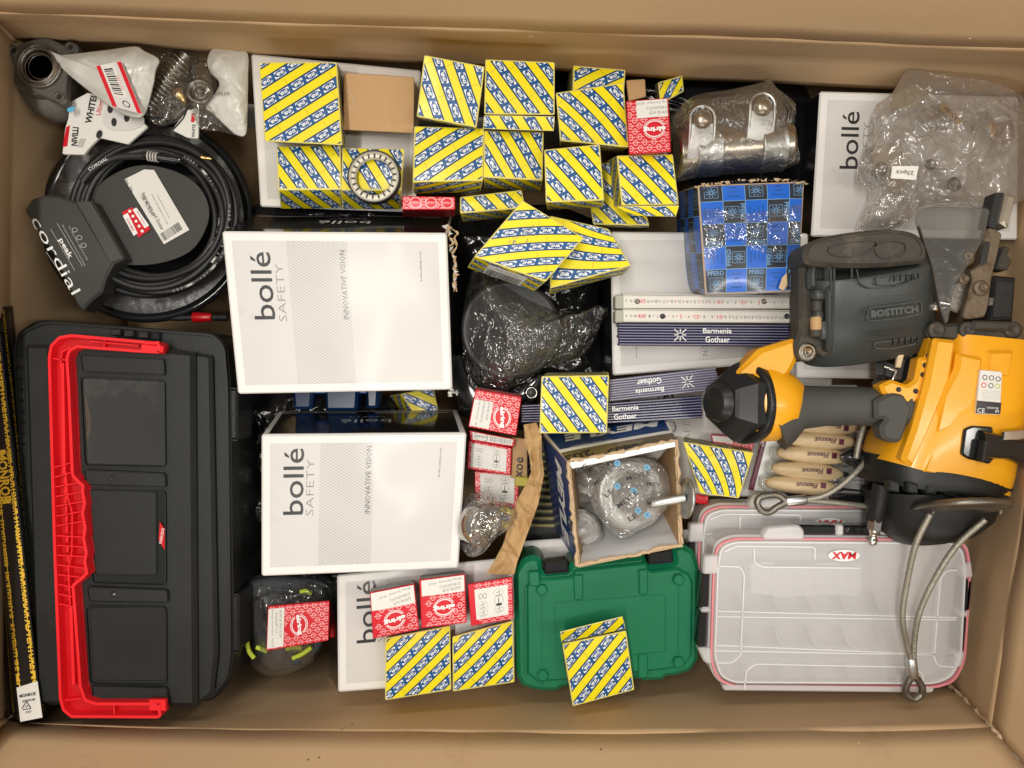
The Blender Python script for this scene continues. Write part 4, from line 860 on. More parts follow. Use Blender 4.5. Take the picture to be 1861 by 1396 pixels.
# ---- black disc under the cable
dk = thing('black_cover', 'large shiny black round plastic cover under the coiled cable', 'cover', P(270, 400, .19))
mb = MB(); ctr = P(272, 400, .215); k = LM(1, .215)
lathe(mb, ctr, (.05, .03, 1), [(-.02, 178 * k), (0, 186 * k), (.004, 188 * k), (.010, 186 * k), (.012, 180 * k), (.009, 174 * k), (.006, 168 * k), (.006, 120 * k), (.004, 100 * k), (.002, 0)], 'bgl', 96); mb.build('dish', dk)
mb = MB(); lathe(mb, ctr + Vector((0, 0, .004)), (.05, .03, 1), [(.006, 172 * k), (.0085, 160 * k), (.008, 140 * k), (.006, 128 * k)], pm('scratched_black_sheen', (.085, .085, .088), .30, var=.5, vs=60, bump=.5, bs=120, wear=((.24, .24, .23), 30, .52)), 96, caps=False); mb.build('rim_band', dk)  # scratched band, its base grey raised to stand for a lamp reflection
# ---- coiled cable with its card sleeve
cb = thing('instrument_cable', 'coil of thick black instrument cable held by a dark grey card sleeve', 'cable', P(270, 395, .25))
mb = MB(); random.seed(2)
ccx, ccy = 283, 390
for i, (rx, ry, dz) in enumerate(((112, 116, .0), (121, 122, .006), (130, 128, .002), (139, 134, .008), (147, 139, .001), (116, 118, -.01), (142, 137, -.008), (127, 128, -.009), (151, 144, -.004))):
    pts = []
    for q in range(72):
        t = q * 2 * math.pi / 72; wob = 3 * math.sin(t * 2 + i * 1.3) + 2 * math.sin(t * 3 + i)
        pts.append(P(ccx - 4 + (rx + wob) * math.cos(t) * (1.0 if math.cos(t) > 0 else 1.02), ccy + (ry + wob) * math.sin(t) * .98 + (i % 3) * 1.5, .272 + dz + .004 * math.sin(t * 2 + i)))
    tube(mb, pts, .0042, 'rub', 10, closed=True)
mb.build('cable_loops', cb)
mb = MB(); tube(mb, crom([P(150, 330, .29), P(172, 306, .292), P(205, 288, .293), (P(240, 284, .293)), P(266, 284, .293)], 6), [.0045] * 24 + [.0058], 'rub', 12)
lathe(mb, P(266, 283, .293), P(334, 292, .293) - P(266, 283, .293), [(0, .006), (.004, .0064), (.012, .0064), (.0125, .0054), (.04, .0054), (.0405, .0046), (.0475, .0042)], 'bgl', 20)
for i in range(4): lathe(mb, P(270 + i * 5, 283.5 + i * .7, .293), (1, -.13, 0), [(0, .0066), (.001, .0068), (.002, .0066)], 'inkl', 20)
mb.build('jack_plug', cb)
mb = MB(); lathe(mb, P(366, 286, .29), (1, -.15, 0), [(0, .0026), (.006, .0026), (.0065, .0018), (.010, .0024), (.014, .0008)], 'brass', 14); mb.build('plug_tip', cb)
mb = MB()                                             # white type along the jacket
for r_, z_, a0, n_, s in ((121, .2826, -62, 34, '0'), (138, .2846, -52, 30, '0'), (146, .2780, 20, 20, '0')):
    for i in range(n_):
        t = R(a0 + i * 3.1); x = ccx - 4 + r_ * math.cos(t); y = ccy + (r_ - 3) * math.sin(t)
        if i % 7 != 5: T_('CORDIAL CIK122 '[i % 15] if 'CORDIAL CIK122 '[i % 15] != ' ' else '-', x, y, z_, 4.2, math.degrees(t) + 90, 'inkl', mb)
T_('CORDIAL', 178, 298, .2975, 6, -32, 'pw', mb, wid=40, shear=.2)
mb.build('jacket_print', cb)
slv = pm('dark_grey_card', (.048, .048, .044), .5, spec=.3, var=.12, vs=30, bump=.05)
mb = MB(); din = [(p.x, p.y) for p in crom([(178, 340, 0), (215, 312, 0), (262, 300, 0), (320, 312, 0), (362, 340, 0), (380, 380, 0), (372, 420, 0), (346, 456, 0), (300, 476, 0), (250, 482, 0), (218, 474, 0), (190, 430, 0), (172, 380, 0)], 4, True)]
slab(mb, din, .279, .0015, slv, bev=.0004); mb.build('inner_card', cb)
mb = MB(); lz = .281; slab(mb, [(226, 326), (262, 308), (280, 309), (344, 418), (298, 444)], lz, .0005, 'label', bev=0)
T_('6m, 20n', 234, 338, lz, 7, 62, 'ink', mb, wid=26); T_('C&k PRL-SILENT', 268, 374, lz, 5.5, 62, 'ink', mb, wid=44); T_('Instrument and Guitar', 278, 384, lz, 6.5, 62, 'ink', mb, wid=76); T_('Designed and engineered by Cordial', 290, 380, lz, 3.2, 62, 'inkg', mb, wid=62); T_('Germany. Made in Europe', 297, 376, lz, 3.0, 62, 'inkg', mb, wid=48)
random.seed(8)
for i in range(17): a = i / 17; x, y = 294 + 34 * a, 430 - 22 * a; w_ = random.choice((.8, 1.5)); ribbon(mb, [(x - 3, y - 5), (x + 5, y + 8)], w_, lz + .0003, .0001, 'ink')
mb.build('paper_label', cb)
mb = MB(); slab(mb, rpoly([(221, 386), (240, 376), (274, 416), (252, 432)], 3), .2812, .0004, 'red', bev=0)
for q in (((240, 380), (244, 378), (270, 412), (262, 416)),): slab(mb, rpoly([(241, 381), (248, 377), (271, 410), (263, 415)], 1), .2816, .0003, 'pw', bev=0); slab(mb, rpoly([(223, 392), (232, 387), (250, 424), (243, 429)], 1), .2816, .0003, 'pw', bev=0)
for i in range(5): slab(mb, rot2([(3 * math.cos(k), 3 * math.sin(k)) for k in range(6)], 236 + i * 5.6, 384 + i * 9, 0), .2818, .0002, 'pw', bev=0)
T_('Made in Europe', 256, 396, .282, 3, 58, 'red', mb, wid=28); T_('Cordial', 237, 408, .282, 4, 62, 'red', mb, wid=24); mb.build('red_sticker', cb)
mb = MB(); f = Face([P(107, 354, .300), P(158, 362, .302), P(221, 468, .302), P(190, 520, .296)], 0, 2, 0)
sl = [(44, 382), (56, 362), (82, 354), (106, 356), (136, 366), (166, 364), (226, 470), (205, 480), (192, 506), (184, 532), (160, 552), (154, 560), (150, 566), (140, 556), (100, 470), (70, 420)]
slab(mb, rpoly(sl, 4), .302, .030, slv, bev=.003)
ribbon(mb, [(137, 367), (200, 476)], 1.6, .302, .0006, 'bpl2'); slab(mb, [(138, 366), (165, 366), (224, 470), (200, 477)], .3028, .002, pm('darker_grey_card', (.045, .045, .042), .5), bev=.0006)
T_('cordial', 101, 464, .302, 18, 61, 'pw', mb, wid=156, bold=-.006); T_('peak', 119, 452, .302, 12, 61, 'pw', mb, wid=40, bold=.02)
for i, s in enumerate(('Exceptional performance and finish', 'for absolute signal purity')): T_(s, 134 + i * 8, 446 - i * 4, .302, 3.6, 61, 'inkl', mb, wid=84 - i * 14)
for i in range(3):
    x, y = 147 + i * 0, 428 + i * 13; 
    ribbon(mb, rot2([(5 * math.cos(k * .785), 4 * math.sin(k * .785)) for k in range(8)], 136 + i * 8, 418 + i * 14, 0), 1, .302, .0002, 'inkl', closed=True)
for a, b in (((92, 416), (136, 492)), ((104, 406), (150, 484)), ((84, 458), (112, 500))): ribbon(mb, [a, b], .8, .302, .0002, 'inkl')
mb.build('card_sleeve', cb)
# ---- cable with red tip under the disc
rc = thing('red_tipped_cable', 'thin black cable with a red sleeve just above the toolbox', 'cable', P(300, 570, .2))
mb = MB(); tube(mb, crom([P(190, 538, .21), P(215, 556, .215), P(260, 572, .22), P(310, 578, .222), P(352, 577, .222)], 6), .0042, 'rub', 12); mb.build('cord', rc)
mb = MB(); lathe(mb, P(352, 577, .222), (1, 0, 0), [(0, .0075), (.001, .0078), (.024, .006), (.026, .005)], 'rpd', 20); lathe(mb, P(388, 577, .222), (1, 0, 0), [(0, .005), (.02, .0055)], 'bpl', 16); mb.build('red_sleeve', rc)

# ---- white polythene bag with barcode sticker
wb = thing('white_bag', 'white plastic bag with a red edged barcode sticker over the top left corner', 'bag', P(200, 130, .28))
mb = MB(); bagmesh(mb, [(90, 92), (100, 100), (180, 92), (245, 84), (262, 92), (290, 108), (284, 128), (278, 160), (262, 210), (234, 212), (206, 198), (170, 172), (135, 145), (112, 124)], .318, .014, 'pbag', 3, .004, cs=20); mb.build('sheet', wb)
mb = MB(); f = Face([P(174, 120, .3405), P(220, 111, .3405), P(259, 208, .337), P(204, 193, .337)], .0, 1, .0008); W, Hh = f.W, f.H
f.base(mb, 'grey', 10); f.put(mb, rect2(0, 0, W * .17, Hh) + rect2(W * .83, 0, W, Hh), 'red', 1); f.put(mb, rect2(W * .19, 0, W * .70, Hh * .72), 'label', 1)
random.seed(6); y = Hh * .1
while y < Hh * .66: d = random.choice((.0008, .0014, .002)); f.put(mb, rect2(W * .25, y, W * .58, y + d), 'ink', 2); y += d + random.choice((.0009, .0015))
f.put(mb, text2('3307 4 205', W * .64, Hh * .4, .003, 90), 'red', 2); f.put(mb, ring2(W * .55, Hh * .86, .0045, .0045, .0012), 'ink', 2)
mb.build('barcode_sticker', wb)
# ---- clear bag holding a spring and brass fitting
sp = thing('coil_spring', 'steel coil spring inside the clear bag right of the white bag', 'spring', P(312, 130, .26))
mb = MB(); ax0, ax1 = P(272, 192, .282), P(334, 108, .290); d = (ax1 - ax0); s = d.normalized().cross(Vector((0, 0, 1))).normalized(); u = s.cross(d.normalized())
tube(mb, [ax0 + d * (i / 220) + (s * math.cos(i * .36) + u * math.sin(i * .36)) * .014 for i in range(221)], .0014, 'steel', 8); lathe(mb, ax0, d, [(0, .010), (.085, .010)], 'dsteel', 20); mb.build('coil', sp)
mb = MB(); lathe(mb, P(322, 166, .285), P(340, 190, .285) - P(322, 166, .285), [(0, .007), (.003, .009), (.012, .009), (.014, .006), (.02, .006)], 'brass', 18); mb.build('brass_fitting', None, 'small brass fitting in the clear bag beside the coil spring', 'fitting')
mb = MB(); bagmesh(mb, [(280, 118), (304, 92), (330, 88), (352, 90), (362, 108), (352, 140), (344, 190), (330, 214), (306, 228), (280, 226), (262, 206), (268, 160)], .285, .024, 'film2', 5, .006, K=30, N=120); mb.build('clear_bag', None, 'clear crinkled bag around the coil spring', 'bag')
mb = MB(); lathe(mb, P(366, 172, .285), (.15, .1, 1), [(0, .019), (.010, .018), (.012, .013), (.006, .012), (.006, .006), (.013, .005), (.014, 0)], 'dsteel', 28); mb.build('round_bearing', None, 'dark round bearing in the white bag left of the first white carton', 'bearing')
mb = MB(); bagmesh(mb, [(378, 100), (386, 88), (404, 86), (430, 92), (450, 96), (451, 140), (450, 200), (447, 244), (430, 246), (406, 226), (386, 206), (374, 196), (392, 168), (398, 150), (384, 134), (376, 116)], .308, .012, 'pbag', 8, .004, centre=(424, 150)); T_('62301', 404, 170, .326, 6, 180, 'ink', mb, wid=24); mb.build('white_bag', None, 'narrow white plastic bag with small black digits left of the first white carton', 'bag')
mb = MB(); bagmesh(mb, [(348, 120), (376, 112), (392, 140), (394, 176), (384, 206), (398, 226), (430, 246), (400, 240), (368, 236), (352, 214), (346, 196), (350, 160)], .294, .014, 'film2', 9, .005, K=24, N=90); mb.build('clear_bag', None, 'clear crinkled bag between the spring bag and the narrow white bag', 'bag')
# ---- dark stuff in the depths, partly filler so gaps show dark, and gloves
gv = thing('gloves', 'charcoal knitted work gloves with lime trims in a clear bag', 'gloves', P(520, 1130, .2))
mb = MB(); bagmesh(mb, [(452, 1062), (480, 1050), (560, 1048), (604, 1070), (604, 1120), (580, 1170), (556, 1206), (500, 1220), (470, 1200), (454, 1150)], .245, .035, 'glove', 12, .006, K=24, N=80); 
for l in (((462, 1090), (470, 1140), (486, 1186)), ((500, 1070), (504, 1130), (510, 1200)), ((540, 1080), (546, 1150), (538, 1206)), ((580, 1076), (584, 1130), (566, 1184)), ((456, 1070), (520, 1062), (590, 1066))): tube(mb, crom([P(x, y, .272) for x, y in l], 5), [.010, .011, .0115, .012, .012, .012, .011, .0105, .010, .009, .006], 'glove', 14)
mb.build('knit', gv)
for l in (((448, 1160), (452, 1182), (462, 1196)), ((466, 1176), (476, 1180), (486, 1184)), ((532, 1196), (550, 1188), (566, 1176)), ((546, 1076), (556, 1074), (566, 1080)), ((520, 1180), (534, 1176), (548, 1178))): mb = MB(); tube(mb, crom([P(x, y, .290) for x, y in l], 4), .0032, 'lime', 8); mb.build('lime_trim', gv)
mb = MB(); bagmesh(mb, [(440, 1060), (470, 1044), (560, 1042), (608, 1058), (608, 1110), (596, 1150), (570, 1200), (530, 1222), (494, 1229), (460, 1214), (448, 1180), (442, 1120)], .262, .045, film('glove_film', tint=(.95, .95, .94), haze=.09, hazec=(.6, .6, .58), blend=.32, rough=.045, bump=.65, bs=60), 14, .005, K=34, N=130, zbot=.10); mb.build('clear_bag', None, 'clear bag around the charcoal gloves', 'bag')
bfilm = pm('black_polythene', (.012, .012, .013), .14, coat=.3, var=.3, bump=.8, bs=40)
mb = MB(); bagmesh(mb, [(430, 700), (480, 712), (600, 704), (680, 712), (720, 760), (560, 800), (482, 820), (480, 900), (476, 1060), (600, 1052), (604, 1084), (480, 1092), (436, 1070), (432, 900)], .20, .03, bfilm, 21, .012, K=30, N=130, centre=(470, 790), zbot=.02); mb.build('black_sack_and_fill', None, 'glossy black plastic sack in the gap between the toolbox and the white cartons', 'sack')
mb = MB(); dn_ = pm('deep_navy_plastic', (.004, .028, .10), .3); slab(mb, rpoly([(530, 700), (570, 700), (566, 744), (534, 744)], 5), .245, .03, dn_, bev=.004); slab(mb, rpoly([(590, 690), (652, 690), (648, 746), (592, 746)], 4), .25, .03, dn_, bev=.004); slab(mb, rpoly([(664, 690), (690, 690), (686, 742), (666, 742)], 4), .245, .03, dn_, bev=.004); slab(mb, [(540, 704), (680, 704), (680, 716), (540, 716)], .236, .02, 'pdk'); mb.build('blue_clamp', None, 'dark blue plastic thing in the gap under the middle white carton', 'plastic part')
mb = MB(); bagmesh(mb, [(820, 400), (860, 392), (980, 372), (1062, 392), (1110, 430), (1085, 560), (1090, 690), (990, 700), (960, 780), (850, 760), (830, 720), (826, 500)], .235, .02, bfilm, 23, .012, K=34, N=140, zbot=.02); mb.build('black_sack_and_fill', None, 'glossy black plastic sack under the turned striped cartons', 'sack')
mb = MB(); bagmesh(mb, [(464, 372), (560, 366), (740, 372), (820, 392), (810, 420), (600, 420), (450, 424), (452, 392)], .20, .05, bfilm, 25, .010, K=20, N=110, zbot=.02); mb.build('black_sack_and_fill', None, 'dark glossy plastic in the slot between the two largest white cartons', 'sack')
mb = MB(); bagmesh(mb, [(1020, 110), (1250, 128), (1400, 140), (1470, 170), (1470, 330), (1220, 330), (1100, 250), (1010, 200)], .22, .03, bfilm, 27, .010, K=26, N=120, zbot=.02); mb.build('black_sack_and_fill', None, 'dark glossy plastic behind the silver pipe clamp by the top wall', 'sack')  # filler sheet added so the gap by the top wall shows dark
# ================================================================= middle
# ---- toothed ring on the striped carton
tr_ = thing('toothed_ring', 'round steel ring with black teeth and dark rim on a striped carton', 'ring', P(682, 325, .357))
mb = MB(); k = LM(1, .366); c0 = P(682, 325, .357)
lathe(mb, c0, (0, 0, 1), [(0, 45.5 * k), (0, 48 * k), (.010, 48.3 * k), (.012, 47.3 * k), (.012, 46.3 * k), (.010, 45.5 * k), (0, 45.5 * k)], 'rub', 64, caps=False); mb.build('rubber_rim', tr_)
mb = MB(); lathe(mb, c0, (0, 0, 1), [(.004, 45.5 * k), (.0108, 45.5 * k), (.0105, 35 * k), (.009, 33 * k), (.004, 33 * k)], pm('pale_ring_metal', (.60, .56, .46), .4, metal=.15, var=.1), 64, caps=False); mb.build('steel_face', tr_)
for i in range(22):
    mb = MB(); a = i * 2 * math.pi / 22 + .1; u = Vector((math.cos(a), math.sin(a), 0)); v = Vector((-u.y, u.x, 0)); c1 = c0 + Vector((0, 0, .0100)); r0, r1 = 33.5 * k, 40 * k; q = 1.9 * k
    vs = [c1 + u * r0 - v * q * .6, c1 + u * r1 - v * q, c1 + u * (r1 + q) , c1 + u * r1 + v * q, c1 + u * r0 + v * q * .6]
    mb.add(vs + [p + Vector((0, 0, .0012)) for p in vs], [(0, 1, 2, 3, 4), (5, 9, 8, 7, 6)] + [(i_, (i_ + 1) % 5, (i_ + 1) % 5 + 5, i_ + 5) for i_ in range(5)], 'rub'); mb.build('tooth', tr_)
# ---- pipe clamp in clear bag
pc = thing('pipe_clamp', 'silver exhaust pipe sleeve with two bolted clamps in a clear bag', 'pipe clamp', P(1320, 240, .3))
psteel = pm('pipe_steel', (.50, .46, .38), .27, metal=1, var=.10, vs=30, bump=.06, bs=50)
a, b = P(1228, 280, .338), P(1434, 264, .338); mb = MB(); d = b - a
lathe(mb, a, d, [(0, .024), (0, .0275), (.004, .0285), (d.length - .004, .0285), (d.length, .0275), (d.length, .024)], psteel, 56); mb.build('pipe', pc)
for t, ex, ey in ((.26, 1277, 215), (.82, 1386, 192)):
    mb = MB(); c1 = a.lerp(b, t); dn = d.normalized(); lathe(mb, c1 - dn * .0165, d, [(0, .029), (.001, .0318), (.003, .0312), (.030, .0312), (.032, .0318), (.033, .029)], 'zinc', 48, caps=False); mb.build('clamp_band', pc)
    e = P(ex, ey, .374); w_ = .0150
    mb = MB(); arc = [e + Vector((-w_, -.034, -.010)), e + Vector((-w_, -.012, -.002))] + [e + Vector((w_ * math.cos(q), w_ * math.sin(q), 0)) for q in [math.pi - i * math.pi / 14 for i in range(15)]] + [e + Vector((w_, -.012, -.002)), e + Vector((w_, -.034, -.010))]
    tube(mb, arc, .0022, 'zinc', 10)
    f = Face([e + Vector((-w_, -.006, -.001)), e + Vector((w_, -.006, -.001)), e + Vector((w_ * 1.08, -.046, -.010)), e + Vector((-w_ * 1.08, -.046, -.010))], .002, 2, 0); f.base(mb, 'zinc'); mb.build('clamp_ear', pc)
    mb = MB(); lathe(mb, e + Vector((0, -.001, -.006)), (0, 0, 1), [(0, w_ * .80), (.006, w_ * .78), (.009, w_ * .66), (.0115, w_ * .40), (.0122, 0)], psteel, 28); mb.build('bolt_head', pc)
mb = MB(); bagmesh(mb, [(1217, 230), (1232, 200), (1262, 174), (1330, 162), (1384, 150), (1398, 141), (1412, 160), (1446, 190), (1444, 240), (1454, 286), (1440, 302), (1400, 312), (1340, 316), (1270, 322), (1236, 330), (1216, 330), (1224, 290)], .34, .062, film('clamp_film', tint=(.97, .96, .94), haze=.10, hazec=(.66, .63, .60), blend=.32, rough=.045, bump=.65, bs=75), 31, .006, K=44, N=170, zbot=.29, prof=lambda x, y, r: (1 - r ** 3)); mb.build('clear_bag', None, 'crinkled clear bag wrapped round the silver pipe clamp', 'bag')
# ---- dark ring in smoky bag
cd = thing('rubber_disc', 'dark round rubber part inside the smoky clear bag', 'rubber part', P(935, 600, .26))
mb = MB(); k = LM(1, .3); lathe(mb, P(928, 600, .304), (.03, .02, 1), [(-.03, 86 * k), (.010, 90 * k), (.013, 88 * k), (.0125, 78 * k), (.0115, 76 * k), (.012, 24 * k), (.010, 20 * k), (.010, 0)], 'rub', 64); mb.build('disc', cd)
mb = MB(); bagmesh(mb, [(858, 492), (880, 488), (930, 520), (970, 545), (1010, 560), (1040, 566), (1094, 556), (1092, 590), (1066, 640), (1030, 662), (990, 668), (960, 690), (930, 706), (905, 720), (870, 700), (846, 668), (838, 600), (846, 540)], .308, .034, film('smoky_bag', tint=(.90, .90, .88), haze=.06, hazec=(.42, .41, .38), blend=.35, rough=.045, bump=.7, bs=60), 33, .005, K=46, N=170, centre=(945, 605), zbot=.24); mb.build('smoky_bag', None, 'crinkled smoky clear bag below the diamond turned striped carton', 'bag')
ph_ = thing('black_pan_handle', 'glossy black curved grip with a silver ring below the smoky bag', 'handle', P(900, 690, .22))
mb = MB(); loft(mb, [(P(828, 650, .27), .016, .010, 2.4), (P(838, 690, .275), .02, .012, 2.4), (P(862, 722, .28), .022, .014, 2.4), (P(900, 735, .28), .024, .014, 2.4), (P(940, 726, .285), .018, .014, 2.4), (P(972, 700, .29), .013, .012, 2.4), (P(985, 684, .29), .008, .010, 2.4)], 'bgl', 24); mb.build('grip', ph_)
mb = MB(); k = LM(1, .3); lathe(mb, P(966, 714, .302), (0, 0, 1), [(0, 7.5 * k), (0, 10.5 * k), (.002, 11 * k), (.003, 9.5 * k), (.002, 8 * k), (.0, 7.5 * k)], 'steel', 28, caps=False); lathe(mb, P(966, 714, .300), (0, 0, 1), [(0, 14 * k), (.002, 13 * k), (.002, 0)], 'rub', 28); mb.build('silver_ring', ph_)
# ---- folding rulers
def ruler(label, quad, z, mats, n=9, text=None, trot=0, white=0, th=.014, tcol='pw', tx=.5, star=True, seed=0):
    """a folded carpenter's rule seen on its edge face: stacked slats"""
    root = thing('folding_ruler', label, 'ruler', P(sum(q[0] for q in quad) / 4, sum(q[1] for q in quad) / 4, z - th), 'folding rulers')
    tl, trr, br, bl = [V2(q) for q in quad]
    rng = random.Random(seed)
    for i in range(n):
        a, b = i / n, (i + 1) / n - .02 / n * 2; p = [tl.lerp(bl, a), trr.lerp(br, a), trr.lerp(br, b), tl.lerp(bl, b)]
        e = (trr - tl).normalized() * rng.uniform(-1.5, 1.5); p = [q + e for q in p]
        mb = MB(); slab(mb, [tuple(q) for q in p], z - rng.uniform(0, .0006), th, mats, bev=.0009); 
        if not white: ribbon(mb, [tuple(tl.lerp(bl, (a + b) / 2)), tuple(trr.lerp(br, (a + b) / 2))], .7, z, .0002, 'inkl', taper=.9)
        mb.build('slat', root)
    c = (tl + trr + br + bl) / 4; ang = math.degrees(math.atan2(trr.y - tl.y, trr.x - tl.x)); Wd = (trr - tl).length; Hd = (bl - tl).length
    mb = MB()
    if text:
        def pt(u, v): return tl.lerp(trr, u).lerp(bl.lerp(br, u), v)
        p1, p2 = (pt(tx, .30), pt(tx, .70)) if trot == 0 else (pt(tx, .70), pt(tx, .30))
        T_(text[0], p1.x, p1.y, z + .0004, Hd * .23, ang + trot, tcol, mb, wid=Hd * 1.30, bold=.015); T_(text[1], p2.x, p2.y, z + .0004, Hd * .28, ang + trot, tcol, mb, wid=Hd * 1.12, bold=.015)
        if star:
            s0 = pt(tx + (-.205 if trot == 0 else .205) * 1.0 * (330 / Wd), .5)
            for k2 in range(8):
                t = R(k2 * 45 + ang); r0, r1 = Hd * .08, Hd * (.38 if k2 % 2 else .27); ribbon(mb, [(s0.x + r0 * math.cos(t), s0.y + r0 * math.sin(t)), (s0.x + r1 * math.cos(t), s0.y + r1 * math.sin(t))], 1.8, z + .0006, .0003, tcol)
        mb.build('printed_name', root)
    return root
dr = M['dblu']
ruler('uppermost dark blue folding ruler with white name, directly below the two white ones', [(1124, 588), (1444, 590), (1446, 630), (1125, 628)], .345, dr, 8, ('Barmenia', 'Gothaer'), 0, tx=.56, seed=1)
sl_ = pm('dark_blue_lacquer_sheen', (.16, .155, .25), .22, coat=.4, var=.35, vs=25, stretch=(1, 10, 1))  # dark blue lacquer lightened: the sheen is put into the colour
ruler('dark blue folding ruler coloured with a pale sheen, upside down name, under the black hex cap', [(1108, 690), (1300, 668), (1310, 708), (1106, 730)], .345, sl_, 9, ('Barmenia', 'Gothaer'), 180, tx=.37, seed=2)
ruler('lower dark blue folding ruler with the striped carton lying on its left end', [(1085, 734), (1276, 719), (1276, 760), (1085, 771)], .335, dr, 8, ('Barmenia', 'Gothaer'), 0, tx=.27, star=False, seed=3)
ruler('dark blue folding ruler end poking out between a red carton and the striped one', [(948, 736), (990, 734), (990, 768), (948, 768)], .330, dr, 7, None, 0, seed=4)
for (lab, quad, nums, up) in (('upper white folding ruler with inverted red and black numbers, by the blue chequered carton', [(1118, 536), (1452, 540), (1452, 562), (1118, 560)], ['2', '21', '200', '19', '18', '17', '16', '15', '14', '13', '12', '11', '10', '9', '8', 'CE', '6', '5', '4', '3', '2', '1', '0'], 180),
                              ('lower white folding ruler lying on the dark blue ones', [(1118, 563), (1452, 566), (1452, 587), (1118, 585)], ['4', '14', '400', '1', '2', '3', '4', '5', '6', 'CE', '8', '9', '10', '11', '12', '13', '14', '15', '16', '17', '18', '19', '200'], 0)):
    z = .352; root = thing('folding_ruler', lab, 'ruler', P(1285, 560, .33), 'folding rulers'); mb = MB()
    (x0, y0), (x1, y1), _, (x3, y3) = quad; slab(mb, [(x0 + 14, y0), (x1, y1), (x1, y1 + 21), (x0 + 14, y3)], z, .02, 'rulw', bev=.0008); mb.build('top_slat', root)
    mb = MB(); slab(mb, rpoly([(x0, y0), (x0 + 16, y0), (x0 + 16, y3 + 1), (x0, y3 + 1)], 3), z + .0006, .021, 'rulc', bev=.0012); mb.build('end_cap', root)
    mb = MB(); slab(mb, [(x0 + 14, y0 - 2), (x1, y1 - 2.4), (x1, y1 - .6), (x0 + 14, y0 - .4)], z - .001, .019, 'rulw', bev=.0004); mb.build('back_slat', root)
    mb = MB(); n = len(nums)
    for i, s in enumerate(nums):
        x = x0 + 20 + i * 14.2; y = y0 + 11 + (x - x0) * .012; redd = s in ('200', '400', '10', 'CE', '5'); T_(s, x, y, z, 7 if redd else 5.5, up, 'red' if redd else 'inkg', mb, wid=(14 if len(s) > 2 else 9 if len(s) > 1 else 3.5))
        ribbon(mb, [(x + 5, y - 1), (x + 9, y - 1)], 1.2 if i % 3 else 2.5, z + .0002, .0002, 'pink' if 4 < i < 12 else 'inkl')
    for i in range(110): x = x0 + 17 + i * 2.9; y = y0 + (x - x0) * .012; hh = 3.5 if i % 5 == 0 else 2.2; ribbon(mb, [(x, y + 1), (x, y + 1 + hh)], .5, z + .0001, .0001, 'inkl'); ribbon(mb, [(x, y + 20 - hh), (x, y + 20)], .5, z + .0001, .0001, 'inkl')
    mb.build('scale_print', root)
    for xx in (((x0 + 40), (x0 + 270)) if up else ((x0 + 86), (x0 + 312))):
        mb = MB(); lathe(mb, P(xx, y0 + 12, z), (0, 0, 1), [(0, .0034), (.0008, .0032), (.0010, .0016), (.0003, .0012), (.0003, 0)], 'rub' if up == 0 else 'dsteel', 16); mb.build('rivet', root)
# ---- box of ball joints
mx = thing('ball_joint_carton', 'open torn blue carton of wrapped ball joints with white lettering', 'carton', P(1110, 900, .1))
mb = MB(); z = .395
rim = [(1032, 840), (1230, 800), (1238, 990), (1050, 1028)]; bot = [(1015, 800), (1205, 770), (1208, 930), (1040, 960)]
zb = .25; A_ = [P(x, y, z) for x, y in rim]; B_ = [P(x, y, zb) for x, y in [(985, 790), (1165, 762), (1175, 912), (1008, 940)]]
def wq(a, b, c_, d, mat, mat2, th=.0028, prt=None, name='side', wav=.0):
    mb = MB(); f = Face([a, b, c_, d], .001, 3, .0015); f.base(mb, mat, 12)
    n = f.n; g = Face([q - n * th for q in (a, b, c_, d)][::-1] if False else [b - n * th, a - n * th, d - n * th, c_ - n * th], 0, 3, .0008); g.base(mb, mat2, 12)
    mb.add([a, b, b - n * th, a - n * th, d, c_, c_ - n * th, d - n * th], [(0, 1, 2, 3), (4, 5, 6, 7), (0, 3, 7, 4), (1, 2, 6, 5)], 'cedge')
    if prt: prt(f, mb)
    return mb.build(name, mx)
def p_top(f, mb): 
    f.put(mb, rect2(f.W * .02, 0, f.W * .98, f.H * .62), 'mblu', 1); f.put(mb, rect2(f.W * 0, f.H * .72, f.W, f.H), 'tape', 2)
    f.put(mb, text2('MEYLE', f.W * .52, f.H * .30, .022, 180, .045, wid=.115, shear=.25), 'pw', 3); f.put(mb, text2('Wulf Gaertner Autoparts AG', f.W * .3, f.H * .6, .004, 180), 'pw', 3)
    f.put(mb, text2('6805', f.W * .52, f.H * .95, .012, 176, .03, wid=.042), 'ink', 4); f.put(mb, text2('205', f.W * .12, f.H * .90, .016, 174, .03, wid=.04), 'ink', 4)
def p_left(f, mb):
    f.put(mb, rect2(f.W * .06, f.H * 0, f.W * .98, f.H), 'mblu', 1); f.put(mb, text2('MEYLE', f.W * .60, f.H * .42, .026, 0, .045, wid=.115, shear=.25), 'pw', 3)
    f.put(mb, rect2(f.W * .06, f.H * .86, f.W * .98, f.H * .9), 'pw', 2)
ttop = [P(990, 788, .31), P(1204, 762, .31)]
wq(P(1220, 770, .315), P(986, 792, .31), A_[0], A_[1], 'mblu', 'cardp', prt=p_top, name='side_panel') if False else wq(P(986, 786, .305), P(1208, 756, .305), A_[1] + Vector((0, 0, 0)), A_[0], 'white', 'cardp', prt=p_top, name='side_panel')
wq(P(986, 792, .305), A_[0], A_[3], P(1008, 960, .25), 'mblu', 'cardp', prt=lambda f, mb: (f.put(mb, text2('MEYLE', f.W * .62, f.H * .50, .030, 90, .045, wid=.105, shear=.25), 'pw', 3), f.put(mb, rect2(f.W * .0, 0, f.W * .22, f.H * 1), 'pw', 1) if False else None), name='side_panel')
iv = pm('white_box_inside', (.62, .62, .62), .35, coat=.2, var=.05)
k2 = [P(1042, 852, .30), P(1216, 826, .30), P(1180, 900, .27), P(1052, 950, .27)]
